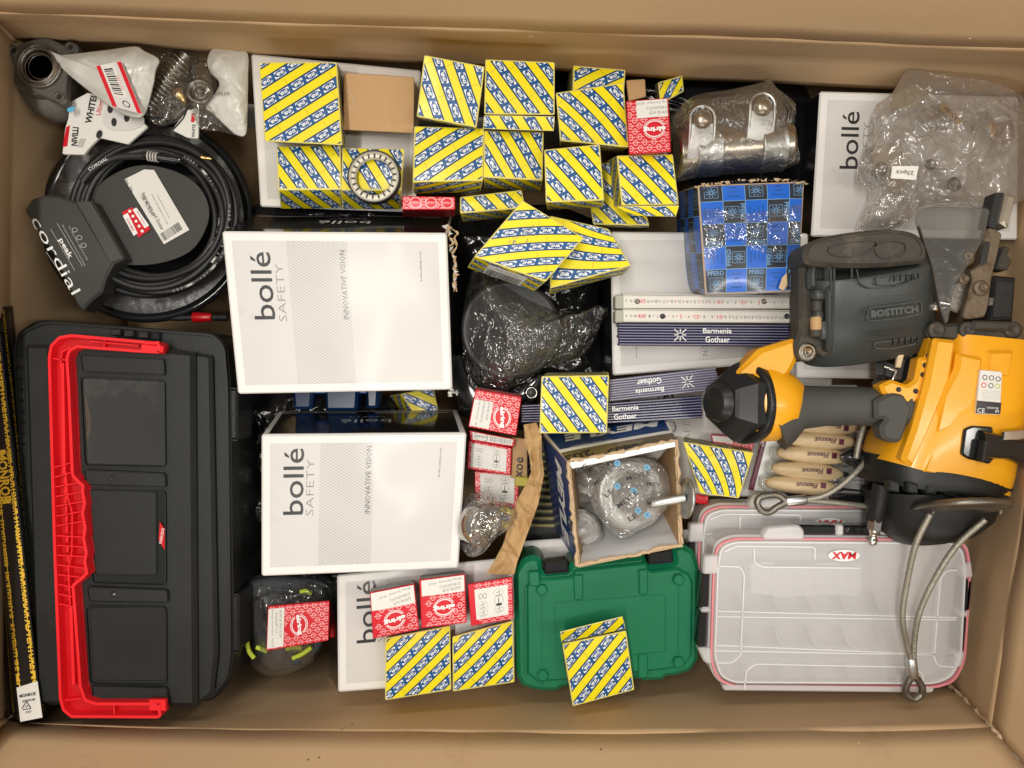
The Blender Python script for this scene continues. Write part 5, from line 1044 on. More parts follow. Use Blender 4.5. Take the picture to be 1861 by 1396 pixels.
wq(P(1078, 946, .30), P(1196, 906, .30), A_[2], A_[3], iv, 'cardp', name='inner_flap')
wq(A_[2], A_[1], P(1196, 838, .29), P(1192, 930, .29), 'cardp', 'cardp', name='side_panel')
wq(A_[0], A_[3], P(1060, 960, .29), P(1046, 850, .29), 'cardp', 'cardp', name='side_panel')
mb = MB(); f = Face([P(1040, 846, .29), P(1200, 830, .29), P(1196, 935, .285), P(1052, 962, .285)], 0, 1, 0); f.base(mb, pm('grey_inside', (.34, .34, .33), .5), 4); mb.build('bottom_panel', mx)
mb = MB(); random.seed(15)
for a, b in ((A_[0], A_[1]), (A_[1], A_[2]), (A_[2], A_[3]), (A_[3], A_[0])):
    pts = [a.lerp(b, i / 22) + Vector((random.uniform(-.0016, .0016), random.uniform(-.0016, .0016), random.uniform(-.001, .002))) for i in range(23)]
    tube(mb, pts, [random.uniform(.0012, .0030) for _ in pts], 'cedge', 6, smooth=False)
mb.build('torn_rim', mx)
mb = MB(); slab(mb, [(1034, 841), (1226, 803), (1228, 812), (1040, 852)], .3975, .001, 'pw', bev=.0002); mb.build('white_edge', mx)
def balljoint(label, c, r, z, tilt, seed):
    t = thing('ball_joint', label, 'ball joint', P(*c, z - .02)); k = LM(1, z)
    mb = MB(); lathe(mb, P(*c, z - .018), tilt, [(0, r * .98 * k), (.008, r * k), (.014, r * .96 * k), (.016, r * .80 * k), (.012, r * .66 * k), (.014, r * .55 * k), (.024, r * .44 * k), (.030, r * .30 * k), (.038, r * .2 * k), (.040, 0)], pm('pale_zinc', (.50, .50, .49), .35, metal=.6, var=.25, vs=40, bump=.4, bs=80), 44); mb.build('housing', t); return t
balljoint('largest wrapped ball joint in the middle of the open blue carton', (1144, 896), 68, .382, (.12, .05, 1), 1)
balljoint('lower left ball joint in the open blue carton', (1062, 956), 32, .36, (-.3, -.1, 1), 2)
balljoint('upper left ball joint in the open blue carton', (1070, 868), 34, .335, (-.2, .2, 1), 3)
jf = film('printed_film', tint=(.96, .96, .95), haze=.10, hazec=(.75, .75, .74), blend=.32, rough=.045, bump=.65, bs=75)
mb = MB(); bagmesh(mb, [(1082, 846), (1130, 832), (1186, 836), (1216, 866), (1214, 920), (1190, 944), (1160, 966), (1130, 978), (1106, 962), (1078, 924), (1070, 880)], .382, .027, jf, 41, .006, K=34, N=130)
jb = mb.build('printed_clear_bag', None, 'clear bag with blue and black print round the largest ball joint', 'bag')
mb = MB()
for s, x, y, r_, h, wd in (('MEYLE', 1160, 864, -14, 9, 46), ('LE', 1106, 896, -40, 9, 18), ('MEYLE', 1140, 908, -35, 9, 44), ('MEY', 1188, 880, 5, 8, 26), ('MEYLE', 1096, 866, -38, 8, 44), ('LE', 1150, 940, -30, 9, 18), ('M', 1180, 914, 0, 9, 8), ('LE', 1060, 850, -35, 8, 16)): T_(s, x, y, .4225, h, r_, 'ink', mb, wid=wd, bold=.02)
for x, y in ((1122, 884), (1152, 892), (1160, 928), (1176, 850), (1122, 842), (1176, 936)): slab(mb, rot2([(6 * math.cos(k_ * .6), 6 * math.sin(k_ * .6)) for k_ in range(10)], x, y, 0), .4218, .0003, pm('muted_cyan', (.12, .33, .50), .4), bev=0); T_('Y', x, y, .4222, 6, -30, 'navy', mb)
mb.build('bag_print', jb)
mb = MB(); bagmesh(mb, [(1036, 930), (1060, 926), (1086, 944), (1094, 976), (1072, 990), (1046, 984), (1034, 958)], .375, .022, jf, 43, .005, K=24, N=90); mb.build('clear_bag', None, 'clear bag round the lower left ball joint', 'bag')
mb = MB(); bagmesh(mb, [(1044, 846), (1080, 838), (1104, 850), (1100, 884), (1076, 912), (1046, 920), (1038, 890)], .345, .02, jf, 44, .005, K=24, N=90); mb.build('clear_bag', None, 'clear bag round the upper left ball joint', 'bag')
bl = thing('carriage_bolt', 'grey bolt with a round flat head resting on the edge of the blue carton', 'bolt', P(1230, 908, .39))
a, b = P(1182, 916, .412), P(1244, 905, .412); mb = MB(); lathe(mb, a, b - a, [(0, .0045), (.001, .0055), ((b - a).length, .0055)], 'zinc', 20); mb.build('shank', bl)
mb = MB(); lathe(mb, P(1244, 905, .410), P(1260, 906, .4085) - P(1244, 905, .410), [(0, .010), (.001, .024), (.003, .024), (.006, .019), (.008, .010), (.009, 0)], 'zinc', 36); mb.build('head', bl)
# ---- kraft strip, small box and slats
mb = MB(); K1 = [(952, 772, 975, 768, .345), (954, 800, 984, 792, .35), (962, 830, 985, 832, .345), (966, 858, 988, 862, .35), (958, 876, 984, 884, .352), (940, 910, 978, 916, .352), (926, 950, 962, 960, .350), (914, 990, 948, 1000, .350), (900, 1016, 940, 1022, .350), (882, 1046, 934, 1046, .350)]
vs = []; n = 22
for i in range(len(K1) - 1):
    for s in range(12):
        t = s / 12; q = [K1[i][j] * (1 - t) + K1[i + 1][j] * t for j in range(5)]
        for j in range(n + 1): u = j / n; v = P(q[0] + (q[2] - q[0]) * u, q[1] + (q[3] - q[1]) * u, q[4] + .0035 * abs(math.sin(u * 5 + q[1] * .013)) + .007 * rdg(q[0] + u * (q[2] - q[0]), q[1], 4.2, .035) + .004 * noise.noise(Vector((q[0] * .03 + u * 2, q[1] * .03, 3)))); vs.append(v)
m = len(vs) // (n + 1); mb.add(vs, [(a_ * (n + 1) + j, (a_ + 1) * (n + 1) + j, (a_ + 1) * (n + 1) + j + 1, a_ * (n + 1) + j + 1) for a_ in range(m - 1) for j in range(n)], 'kraft', False)
kp = mb.build('kraft_paper', None, 'crumpled strip of brown kraft paper between the red cartons and the blue carton', 'paper'); so = kp.modifiers.new('sheet', 'SOLIDIFY'); so.thickness = .0008
carton('brown_carton', 'small brown carton with black letters beside the kraft paper strip', 'carton', [(930, 794), (958, 798), (958, 872), (928, 868)], .305, .05, (0, 0), 'cardp', 'cardp', lambda fc, mb: (fc['T'].put(mb, rect2(0, fc['T'].H * .52, fc['T'].W, fc['T'].H), 'kraft', 1), fc['T'].put(mb, text2('xoe', fc['T'].W * .55, fc['T'].H * .73, .009, -88, .02), 'ink', 2)))
mb = MB(); slab(mb, [(936, 866), (960, 868), (958, 884), (936, 884)], .31, .03, 'olive', bev=.001); mb.build('olive_block', None, 'small olive yellow block under the kraft paper strip', 'block')
sg = thing('slatted_tray', 'dark tray with olive slats behind the blue carton', 'tray', P(982, 950, .2))
mb = MB(); slab(mb, [(950, 800), (1030, 800), (1040, 1000), (955, 992)], .235, .03, 'bpl', bev=.001); mb.build('tray_body', sg)
for i in range(11):
    mb = MB(); y = 822 + i * 13; slab(mb, [(962, y), (1024, y + 1), (1024, y + 7), (962, y + 6)], .245, .008, pm('olive_slat', (.30, .27, .12), .5), bev=.001); mb.build('slat', sg)
# ---- wrapped bearing
wbr = thing('wrapped_bearing', 'shiny steel bearing ring standing on edge in clear wrap beside the white carton', 'bearing', P(872, 960, .3))
mb = MB(); k = LM(1, .36); c1 = P(872, 952, .355); ax = Vector((1, -.25, .75)).normalized()
lathe(mb, c1 - ax * .012, ax, [(0, 36 * k), (.001, 42 * k), (.003, 44 * k), (.021, 44 * k), (.023, 42 * k), (.024, 36 * k), (.020, 34 * k), (.018, 24 * k), (.022, 22 * k), (.024, 18 * k), (.010, 16 * k), (0, 16 * k)], pm('mirror_steel', (.60, .58, .54), .12, metal=1, var=.1, bump=.05), 56); mb.build('ring', wbr)
mb = MB(); bagmesh(mb, [(832, 960), (838, 920), (856, 898), (880, 892), (900, 900), (932, 920), (940, 940), (924, 962), (900, 980), (880, 1004), (856, 1012), (838, 996)], .352, .040, jf, 51, .008, K=34, N=130); mb.build('clear_wrap', wbr)
# ---- green case
gc = thing('green_case', 'green plastic tool case with two black latches and hexagon bosses', 'case', P(1100, 1130, .17))
z = .335; G0 = [(934, 1040), (950, 1016), (970, 1010), (984, 1016), (986, 1040), (1032, 1036), (1036, 1024), (1172, 1010), (1178, 1028), (1226, 1022), (1222, 996), (1240, 990), (1262, 1002), (1272, 1032), (1270, 1200), (1256, 1222), (1230, 1230), (1210, 1232), (1206, 1238), (1170, 1240), (1166, 1236), (1020, 1252), (1014, 1258), (984, 1258), (950, 1250), (938, 1228)]
mb = MB(); slab(mb, rpoly(G0, 5), z, .075, 'gpl', bev=.006); mb.build('shell', gc)
mb = MB(); G1 = rpoly([(956, 1064), (968, 1054), (1040, 1048), (1044, 1036), (1176, 1022), (1180, 1038), (1232, 1032), (1254, 1044), (1260, 1060), (1258, 1192), (1244, 1212), (1210, 1218), (1016, 1238), (976, 1240), (958, 1224)], 6); slab(mb, G1, z + .005, .006, 'gpl', bev=.003)
for l in ([(985, 1082), (985, 1246)], [(1234, 1060), (1233, 1200)], [(956, 1066), (956, 1228)], ): ribbon(mb, l, 3, z + .004, .0022, 'gpl')
ribbon(mb, rpoly([(1008, 1096), (1210, 1080), (1210, 1184), (1010, 1202)], 4), 2.2, z + .0045, .0015, 'gpl', closed=True)
for q in (((1042, 1046), (1060, 1044), (1060, 1090), (1044, 1092)), ((1160, 1036), (1178, 1034), (1178, 1080), (1162, 1082)), ((1160, 1190), (1178, 1188), (1178, 1232), (1160, 1234)), ((960, 1040), (980, 1038), (982, 1066), (962, 1066))): slab(mb, rpoly(q, 3), z + .008, .005, 'gpl', bev=.0015)
mb.build('raised_panel', gc)
for x, y in ((985, 1073), (1234, 1054), (987, 1229), (1234, 1205)):
    mb = MB(); hx = [(x + 11 * math.cos(R(60 * i)), y + 11 * math.sin(R(60 * i))) for i in range(6)]; slab(mb, hx, z + .0105, .005, 'gpl', bev=.0015); mb.build('hexagon_boss', gc)
for q in (((988, 1020), (1032, 1016), (1034, 1040), (990, 1044)), ((1178, 1004), (1222, 999), (1224, 1022), (1180, 1026))):
    mb = MB(); slab(mb, rpoly(q, 3), z + .004, .03, 'bgl', bev=.002); x0, y0 = q[3]; x1, y1 = q[2]; ribbon(mb, [(x0 + 2, y0 - 2), (x1 - 2, y1 - 2)], 3, z + .004, .003, 'bgl'); mb.build('latch', gc)
# ================================================================= right side
# ---- clear parts cases
def clearcase(label, dx, dy, z, seed):
    r = thing('clear_case', label, 'case', P(1520 + dx, 1110 + dy, z - .04), 'clear compartment cases')
    o = lambda pl: [(x + dx, y + dy) for x, y in pl]
    out = rpoly(o([(1292, 1030), (1300, 984), (1330, 972), (1735, 976), (1758, 990), (1766, 1034), (1756, 1200), (1736, 1240), (1700, 1252), (1330, 1250), (1300, 1236), (1286, 1200)]), 18, 5)
    mb = MB(); slab(mb, out, z - .004, .035, 'ccase', bev=.003, cap=False); bt = [P(x, y, z - .034) for x, y in out]; tess(mb, bt, 'ccase'); tess(mb, [v - Vector((0, 0, .004)) for v in bt], 'ccase'); mb.build('tray', r)
    mb = MB(); slab(mb, rpoly(o([(1302, 1034), (1308, 992), (1334, 982), (1728, 984), (1750, 996), (1756, 1036), (1748, 1196), (1730, 1232), (1698, 1244), (1332, 1242), (1308, 1230), (1296, 1196)]), 16, 5), z, .003, 'ccase_lid', bev=.0015); 
    ribbon(mb, rpoly(o([(1304, 1036), (1310, 995), (1335, 985), (1727, 987), (1747, 999), (1753, 1036), (1745, 1195), (1728, 1229), (1697, 1241), (1333, 1239), (1310, 1227), (1299, 1195)]), 16, 5), 3, z, .002, 'ccase2', closed=True)
    for l in ([(1302, 1110), (1738, 1122)], [(1302, 1120), (1736, 1126)], [(1300, 1172), (1734, 1190)], [(1300, 1182), (1732, 1190)], [(1303, 1028), (1345, 1030), (1352, 1044), (1345, 1190), (1330, 1204), (1302, 1204)], [(1738, 1036), (1720, 1036), (1708, 1050), (1696, 1196), (1704, 1210), (1736, 1212)], [(1352, 1252), (1356, 1218), (1372, 1206), (1660, 1212), (1676, 1226), (1676, 1246)], [(1316, 1002), (1340, 992), (1480, 994), (1480, 1016)], [(1370, 996), (1370, 1022), (1384, 1030), (1560, 1032)]): ribbon(mb, rpoly_open(o(l), 6), 3, z, .002, 'ccase2')
    mb.build('lid', r)
    mb = MB(); ribbon(mb, rpoly(o([(1296, 1036), (1302, 990), (1332, 978), (1732, 980), (1754, 994), (1760, 1036), (1750, 1198), (1732, 1236), (1698, 1247), (1332, 1245), (1304, 1233), (1291, 1198)]), 17, 5), 5, z - .006, .004, 'gasket', closed=True); mb.build('gasket', r)
    for q in (((1290, 1008), (1300, 1044), (1297, 1080), (1288, 1112)),): pass
    for q, nm in ((((1276, 1044), (1290, 1044), (1288, 1106), (1272, 1106)), 0), (((1273, 1112), (1287, 1112), (1284, 1176), (1268, 1176)), 0), (((1758, 1054), (1768, 1052), (1764, 1112), (1752, 1112)), 0), (((1750, 1122), (1760, 1122), (1754, 1184), (1742, 1184)), 0), (((1452, 954), (1520, 955), (1520, 972), (1452, 972)), 1), (((1530, 955), (1600, 956), (1600, 974), (1530, 972)), 1)):
        mb = MB(); slab(mb, rpoly(o(q), 3), z - .002, .022, 'bgl', bev=.0025); mb.build('black_latch', r)
    for q in (((1280, 1010), (1306, 1008), (1308, 1044), (1278, 1044)), ((1276, 1104), (1292, 1104), (1291, 1114), (1274, 1114)), ((1268, 1178), (1292, 1178), (1294, 1210), (1280, 1204)), ((1748, 1028), (1766, 1020), (1770, 1050), (1752, 1052)), ((1746, 1112), (1762, 1112), (1760, 1122), (1746, 1122)), ((1738, 1186), (1756, 1186), (1748, 1214), (1736, 1214)), ((1386, 972), (1396, 958), (1452, 954), (1462, 964), (1462, 982), (1388, 982)), ((1520, 954), (1534, 954), (1534, 974), (1520, 974)), ((1600, 972), (1606, 958), (1664, 960), (1672, 978)), ((1312, 1246), (1700, 1250), (1696, 1260), (1316, 1256))):
        mb = MB(); slab(mb, rpoly(o(q), 5), z + .001, .012, 'ccase', bev=.002); mb.build('clear_clasp', r)
    k = LM(1, z); mb = MB(); cx, cy = 1534 + dx, 1010 + dy; slab(mb, rot2([(29 * math.cos(t * .314), 10.5 * math.sin(t * .314)) for t in range(20)], cx, cy, 0), z + .0022, .0008, 'pw', bev=.0002)
    T_('MAX', cx, cy, z + .0024, 13, 180, 'red', mb, wid=44, bold=.04, shear=.15); mb.build('oval_badge', r)
    # what shows through the lid: dividers and a stack of spare ones
    for i in range(3):
        y = 1150 + i * 0
    rng = random.Random(seed)
    for row, (y0, y1) in enumerate(((1084, 1118), (1146, 1180), (1214, 1240))):
        for i in range(6):
            x = 1340 + i * 62 + row * 4; mb = MB()
            slab(mb, o([(x, y0), (x + 4, y0), (x + 20, y1), (x + 16, y1)]), z - .012, .018, 'ccase', bev=.0004); mb.build('divider', r)
    for i in range(5):
        x = 1362 + i * 40; a = rng.uniform(-4, 4); mb = MB(); slab(mb, o([(x, 1026 + a), (x + 44, 1024 + a), (x + 42, 1084 + a * .6), (x + 2, 1082 + a)]), z - .008 - i * .0014, .0012, 'ccase', bev=.0004)
        ribbon(mb, o([(x + 4, 1030 + a), (x + 4, 1078 + a)]), 1.5, z - .006, .001, 'ccase2'); mb.build('spare_divider', r)
    return r
def rpoly_open(pts, r, n=4):
    out = [tuple(pts[0])]
    for i in range(1, len(pts) - 1):
        a, b, c = V2(pts[i - 1]), V2(pts[i]), V2(pts[i + 1]); l = min(r, (a - b).length * .45, (c - b).length * .45); p = b + (a - b).normalized() * l; q = b + (c - b).normalized() * l
        for k in range(n + 1): t = k / n; out.append(tuple(p * (1 - t) ** 2 + b * 2 * t * (1 - t) + q * t * t))
    return out + [tuple(pts[-1])]
clearcase('upper clear compartment case with pink seal and red badge, by the lower right wall', 0, 0, .360, 1)
clearcase('clear compartment case underneath, its top edge and half badge showing above the other', -26, -58, .310, 2)
# ---- carving tool set
fx = thing('carving_tool_set', 'blister pack of carving tools with pale wooden handles and maroon edge', 'tool set', P(1480, 850, .27))
mb = MB(); slab(mb, [(1392, 742), (1640, 742), (1640, 905), (1370, 892)], .294, .004, 'pw', bev=.0005); mb.build('card', fx)
mb = MB(); slab(mb, [(1386, 800), (1394, 800), (1370, 892), (1361, 890)], .2965, .003, 'marsh', bev=.0005); T_('SET', 1386, 806, .2966, 5, 100, 'pw', mb); mb.build('maroon_strip', fx)
for i, (x0, y0, x1, y1) in enumerate(((1440, 772, 1560, 776), (1428, 797, 1552, 804), (1412, 822, 1540, 832), (1403, 850, 1530, 862), (1392, 876, 1520, 888))):
    t = thing('carving_tool', ('topmost', 'second', 'middle', 'fourth', 'lowest')[i] + ' of the five wooden carving tool handles lying in the clear tray', 'carving tool', P((x0 + x1) / 2, y0, .296), 'wooden handled carving tools')
    a, b = P(x0, y0, .312), P(x1, y1, .312); L_ = (b - a).length
    mb = MB(); k = L_; lathe(mb, a, b - a, [(0, .002), (.02 * k, .0055), (.12 * k, .0085), (.35 * k, .0112), (.6 * k, .0118), (.8 * k, .0105), (.93 * k, .0075), (k, .0048)], 'wood', 24); mb.build('wooden_handle', t)
    mb = MB(); c = a.lerp(b, .62); T_('Flexcut', x0 + (x1 - x0) * .58, y0 + (y1 - y0) * .58 - 1, .3245, 9, 183, 'marsh', mb, wid=38, bold=.02, shear=.2)
    slab(mb, [(x0 + (x1 - x0) * .79, y0 + 1), (x0 + (x1 - x0) * .86, y0 + 2), (x0 + (x1 - x0) * .85, y0 + 12), (x0 + (x1 - x0) * .78, y0 + 11)], .3235, .001, 'marsh', bev=0); mb.build('printed_name', t)
    mb = MB(); lathe(mb, b, b - a, [(0, .0042), (.006, .0036), (.010, .0016), (.045, .0012)], 'rub', 12); mb.build('blade_shank', t)
mb = MB()
for i, (x0, y0, x1, y1) in enumerate(((1440, 772, 1560, 776), (1428, 797, 1552, 804), (1412, 822, 1540, 832), (1403, 850, 1530, 862), (1392, 876, 1520, 888))):
    a, b = P(x0 - 12, y0 - 1, .300), P(x1 + 60, y1 + 4, .300); L_ = (b - a).length
    loft(mb, [(a, .006, .006, 3), (a.lerp(b, .06), .0125, .014, 3), (a.lerp(b, .65), .0135, .018, 3), (a.lerp(b, .78), .009, .011, 3), (b, .008, .008, 3)], 'film', 20)
mb.build('clear_tray', fx)
# ---- parts bag top right
stf = thing('brass_fittings', 'yellowish metal fittings with a small tag seen through the clear parts bag', 'fittings', P(1680, 260, .33))
random.seed(12); mb = MB()
slab(mb, rpoly([(1586, 262), (1640, 258), (1644, 300), (1662, 330), (1640, 356), (1604, 330), (1588, 300)], 6), .336, .006, pm('buff_part', (.44, .37, .27), .6, var=.2), bev=.002)
slab(mb, rpoly([(1626, 168), (1664, 150), (1690, 160), (1676, 190), (1650, 206), (1628, 196)], 8), .345, .008, pm('pale_brass', (.42, .37, .20), .4, metal=.5, var=.3, vs=60, bump=.5, bs=100), bev=.002)
slab(mb, rpoly([(1676, 196), (1716, 186), (1730, 214), (1724, 236), (1688, 232)], 8), .346, .01, 'dsteel', bev=.002); slab(mb, rpoly([(1770, 206), (1800, 200), (1812, 230), (1784, 242)], 6), .345, .01, 'zinc', bev=.002)
slab(mb, rpoly([(1806, 226), (1842, 216), (1848, 254), (1822, 258)], 6), .345, .012, pm('dull_pink_part', (.30, .18, .16), .5), bev=.002); slab(mb, rpoly([(1800, 222), (1812, 224), (1812, 250), (1802, 248)], 2), .349, .004, 'brass', bev=.001)
for x, y, r_ in ((1712, 208, .006), (1724, 216, .005), (1600, 308, .009), (1732, 336, .009), (1690, 300, .007)): lathe(mb, P(x, y, .346), (.2, .1, 1), [(0, r_), (.003, r_), (.003, r_ * .6), (.001, r_ * .5), (.001, 0)], 'dsteel', 20)
mb.build('metal_pieces', stf, kind='stuff')
mb = MB(); bx(mb, P(1728, 206, .349), .034, .008, .0015, 'brass', -.75); T_('MANN', 1728, 206, .3502, 8, 42, 'marsh', mb, wid=30); mb.build('yellow_tag', stf)
pbf = film('parts_bag_film', tint=(.96, .95, .94), haze=.17, hazec=(.84, .82, .79), blend=.32, rough=.045, bump=.6, bs=42)
mb = MB(); bagmesh(mb, [(1586, 200), (1620, 170), (1650, 128), (1700, 132), (1750, 140), (1800, 148), (1850, 168), (1900, 220), (1890, 330), (1858, 364), (1800, 384), (1760, 376), (1676, 380), (1640, 410), (1562, 430), (1556, 414), (1580, 350), (1556, 330), (1562, 290), (1580, 250)], .352, .040, pbf, 61, .010, K=60, N=230, cs=22); pb = mb.build('clear_parts_bag', None, 'large crinkled clear bag of fittings in the top right corner', 'bag')
mb = MB(); slab(mb, [(1622, 302), (1670, 302), (1664, 327), (1619, 324)], .402, .0008, 'label', bev=0); T_('25pcs', 1645, 313, .4022, 10, 182, 'ink', mb, wid=32); mb.build('count_label', pb)
# ---- nail gun
NG = thing('coil_nailer', 'yellow and black pneumatic coil nailer lying on its side at the right', 'nail gun', P(1640, 720, .30))
zc_ = .385
def st(pts): return [(P(x, y, z), LM(w_, z), hh, e) for x, y, z, w_, hh, e in pts]
mb = MB()                                              # yellow main housing
bodyo = [(1694, 612), (1752, 616), (1848, 628), (1840, 690), (1832, 770), (1826, 800), (1800, 806), (1770, 776), (1756, 780), (1752, 800), (1756, 832), (1812, 846), (1816, 872), (1740, 880), (1680, 862), (1610, 832), (1580, 806), (1584, 770), (1598, 742), (1606, 702), (1648, 696), (1664, 700)]
loft(mb, st([(1770, 618, .37, 76, .050, 4.5), (1766, 660, .37, 78, .056, 4.0), (1744, 720, .37, 92, .060, 3.6), (1720, 780, .37, 108, .062, 3.2), (1704, 830, .37, 118, .062, 3.0), (1694, 864, .37, 120, .060, 3.0)]), 'nyel', 56)
# stepped facets moulded on the housing top
for pl_, dz in (([(1700, 614), (1740, 618), (1730, 690), (1690, 790), (1660, 850), (1640, 836), (1660, 780), (1682, 700)], .003), ([(1742, 640), (1790, 650), (1780, 720), (1756, 770), (1700, 790), (1712, 720), (1738, 670)], .006), ([(1796, 636), (1846, 636), (1838, 690), (1790, 684)], .004), ([(1694, 800), (1740, 780), (1748, 850), (1716, 872), (1676, 860)], .0045)):
    slab(mb, rpoly(pl_, 5), .4245 + dz, .02, 'nyel', bev=.005, smooth=False)
mb.build('yellow_housing', NG)
mb = MB(); slab(mb, rpoly([(1692, 612), (1710, 640), (1700, 700), (1660, 738), (1626, 730), (1606, 716), (1600, 700), (1622, 690), (1650, 700), (1664, 690), (1672, 650), (1684, 648)], 4), .418, .02, 'nyel', bev=.004); pl_ = mb.build('flange_plate', NG)
for x, y in ((1687, 646), (1681, 664), (1677, 681), (1664, 711), (1633, 708)):
    mb = MB(); lathe(mb, P(x, y, .418), (0, 0, 1), [(0, .0030), (.0008, .0030), (.0006, .0018), (.0001, .0016), (.0001, 0)], 'rub', 14); mb.build('hole', pl_)
mb = MB(); slab(mb, rpoly([(1782, 672), (1822, 676), (1818, 754), (1774, 752)], 3), .4345, .012, 'label', bev=.0008); slab(mb, [(1776, 728), (1820, 732), (1818, 753), (1774, 751)], .4348, .0006, 'ink', bev=0)
T_('CE', 1783, 746, .4349, 8, 5, 'pw', mb, wid=14); T_('Bostitch', 1804, 742, .4349, 4, 184, 'pw', mb, wid=20); T_('IM', 1812, 748, .4349, 5, 5, 'pw', mb)
for x, y, c_ in ((1790, 686, 'ink'), (1802, 687, 'ink'), (1814, 689, 'ink'), (1788, 700, 'red'), (1801, 701, 'ink'), (1813, 702, 'lime')): k = 4.2; ribbon(mb, rot2([(k * math.cos(t * .785), k * math.sin(t * .785)) for t in range(8)], x, y, 0), 1.4, .4346, .0002, c_, closed=True)
for i in range(5): ribbon(mb, [(1784, 710 + i * 3.4), (1818, 712 + i * 3.4)], .7, .4346, .0001, 'inkl')
mb.build('warning_sticker', NG)
mb = MB(); slab(mb, rpoly([(1754, 780), (1768, 774), (1806, 776), (1812, 830), (1800, 844), (1760, 834), (1748, 826)], 5), .436, .02, 'bgl', bev=.002)
loft(mb, st([(1770, 806, .43, 26, .016, 3.5), (1820, 812, .425, 22, .020, 2.6), (1870, 826, .42, 24, .022, 2.4), (1920, 850, .41, 26, .022, 2.4)]), 'bgl', 28); mb.build('trigger_guard', NG)
mb = MB(); slab(mb, rpoly([(1826, 784), (1880, 780), (1882, 794), (1850, 800), (1824, 800)], 2), .446, .004, 'steel', bev=.0008); mb.build('steel_catch', NG)
mb = MB(); slab(mb, rpoly([(1790, 802), (1796, 800), (1790, 840), (1784, 840)], 1), .449, .01, 'bpl2', bev=.001); mb.build('guard_rib', NG)
mb = MB()                                              # black cylinder head
loft(mb, st([(1696, 842, .365, 122, .064, 2.8), (1692, 866, .365, 124, .068, 2.6), (1690, 884, .365, 120, .066, 2.6)]), 'bpl', 48)
loft(mb, st([(1690, 884, .36, 112, .062, 2.4), (1692, 920, .36, 108, .062, 2.3), (1696, 950, .36, 96, .060, 2.2), (1700, 968, .36, 74, .050, 2.2), (1702, 976, .36, 40, .03, 2.0)]), 'bpl', 48)
for i in range(6): a = 1616 + i * 34; slab(mb, rpoly([(a, 872 + i * 4), (a + 20, 876 + i * 4), (a + 20, 896 + i * 3), (a, 892 + i * 3)], 3), .4300 - abs(i - 2.5) * .002, .012, 'bpl2', bev=.002)
mb.build('cylinder_head', NG)
mb = MB(); c_ = P(1746, 921, .428); k = LM(1, .428); lathe(mb, c_, (.0, -.93, .26), [(-.006, 60 * k), (-.004, 78 * k), (0, 82 * k), (.003, 80 * k), (.002, 70 * k), (.006, 60 * k), (.006, 40 * k), (.002, 30 * k), (.002, 0)], 'dsteel', 56); mb.build('exhaust_deflector', NG)
for x, y in ((1697, 913), (1820, 913)):
    mb = MB(); lathe(mb, P(x, y, .434), (0, -.2, 1), [(0, .002), (.002, .0048), (.006, .0052), (.009, .004), (.011, 0)], 'steel', 16); tube(mb, [P(x, y, .432), P(x - 2, y + 20, .43)], .0028, 'dsteel', 8); mb.build('cap_screw', NG)
mb = MB(); lathe(mb, P(1603, 880, .392), P(1588, 952, .385) - P(1603, 880, .392), [(0, .010), (.045, .010), (.046, .0085), (.052, .0085)], 'bpl', 20); mb.build('air_port', NG)
mb = MB(); a = P(1591, 944, .388); d = P(1584, 990, .384) - a; lathe(mb, a, d, [(0, .0085), (.012, .0085)], 'steel', 6, smooth=False); lathe(mb, a + d.normalized() * .012, d, [(0, .006), (.004, .0058), (.005, .0045), (.012, .0045), (.013, .006), (.018, .0055), (.020, .003)], 'steel', 20); mb.build('air_fitting', NG)
mb = MB()                                              # grip and yellow end
grip = pm('grip_rubber', (.055, .055, .05), .6, var=.12, vs=30, bump=.3, bs=500)
loft(mb, st([(1400, 760, .385, 62, .042, 2.2), (1420, 752, .387, 54, .036, 2.2), (1450, 740, .388, 41, .027, 2.2), (1500, 738, .388, 36, .025, 2.2), (1560, 738, .388, 35, .024, 2.2), (1610, 740, .39, 36, .025, 2.4), (1640, 742, .393, 38, .027, 2.6), (1652, 744, .393, 30, .02, 2.6)]), grip, 36)
slab(mb, rpoly([(1590, 728), (1622, 712), (1644, 716), (1660, 742), (1652, 770), (1640, 802), (1626, 806), (1604, 796), (1600, 774), (1612, 762), (1592, 762)], 6), .4210, .02, grip, bev=.004)
mb.build('grip', NG)
mb = MB(); loft(mb, st([(1352, 733, .380, 66, .040, 2.1), (1366, 732, .381, 71, .046, 2.1), (1400, 731, .385, 71, .048, 2.1), (1424, 726, .385, 60, .040, 2.1), (1440, 722, .385, 44, .030, 2.1), (1452, 722, .385, 30, .02, 2.1)]), 'nyel', 44)
slab(mb, rpoly([(1334, 682), (1380, 634), (1446, 614), (1452, 652), (1440, 676), (1420, 700), (1380, 690)], 6), .412, .035, 'nyel', bev=.006)
mb.build('yellow_end', NG)
hexm = pm('hex_cap_plastic', (.010, .011, .012), .38, spec=.4, coat=.05, bump=.1, bs=60); mb = MB(); k = LM(1, .385); ax = Vector((-.91, .01, .41)).normalized(); c_ = P(1353, 732, .388)
lathe(mb, c_, ax, [(-.010, 70 * k), (-.008, 74 * k), (.002, 75 * k), (.004, 73 * k), (.005, 68 * k)], hexm, 56)
lathe(mb, c_, ax, [(.004, 72 * k), (.016, 70 * k), (.020, 66 * k), (.034, 52 * k), (.037, 46 * k), (.037, 20 * k)], hexm, 6, smooth=False)
lathe(mb, c_ + ax * .034, ax, [(0, 40 * k), (.004, 36 * k), (.012, 30 * k), (.014, 26 * k), (.014, 0)], hexm, 36); mb.build('hex_end_cap', NG)
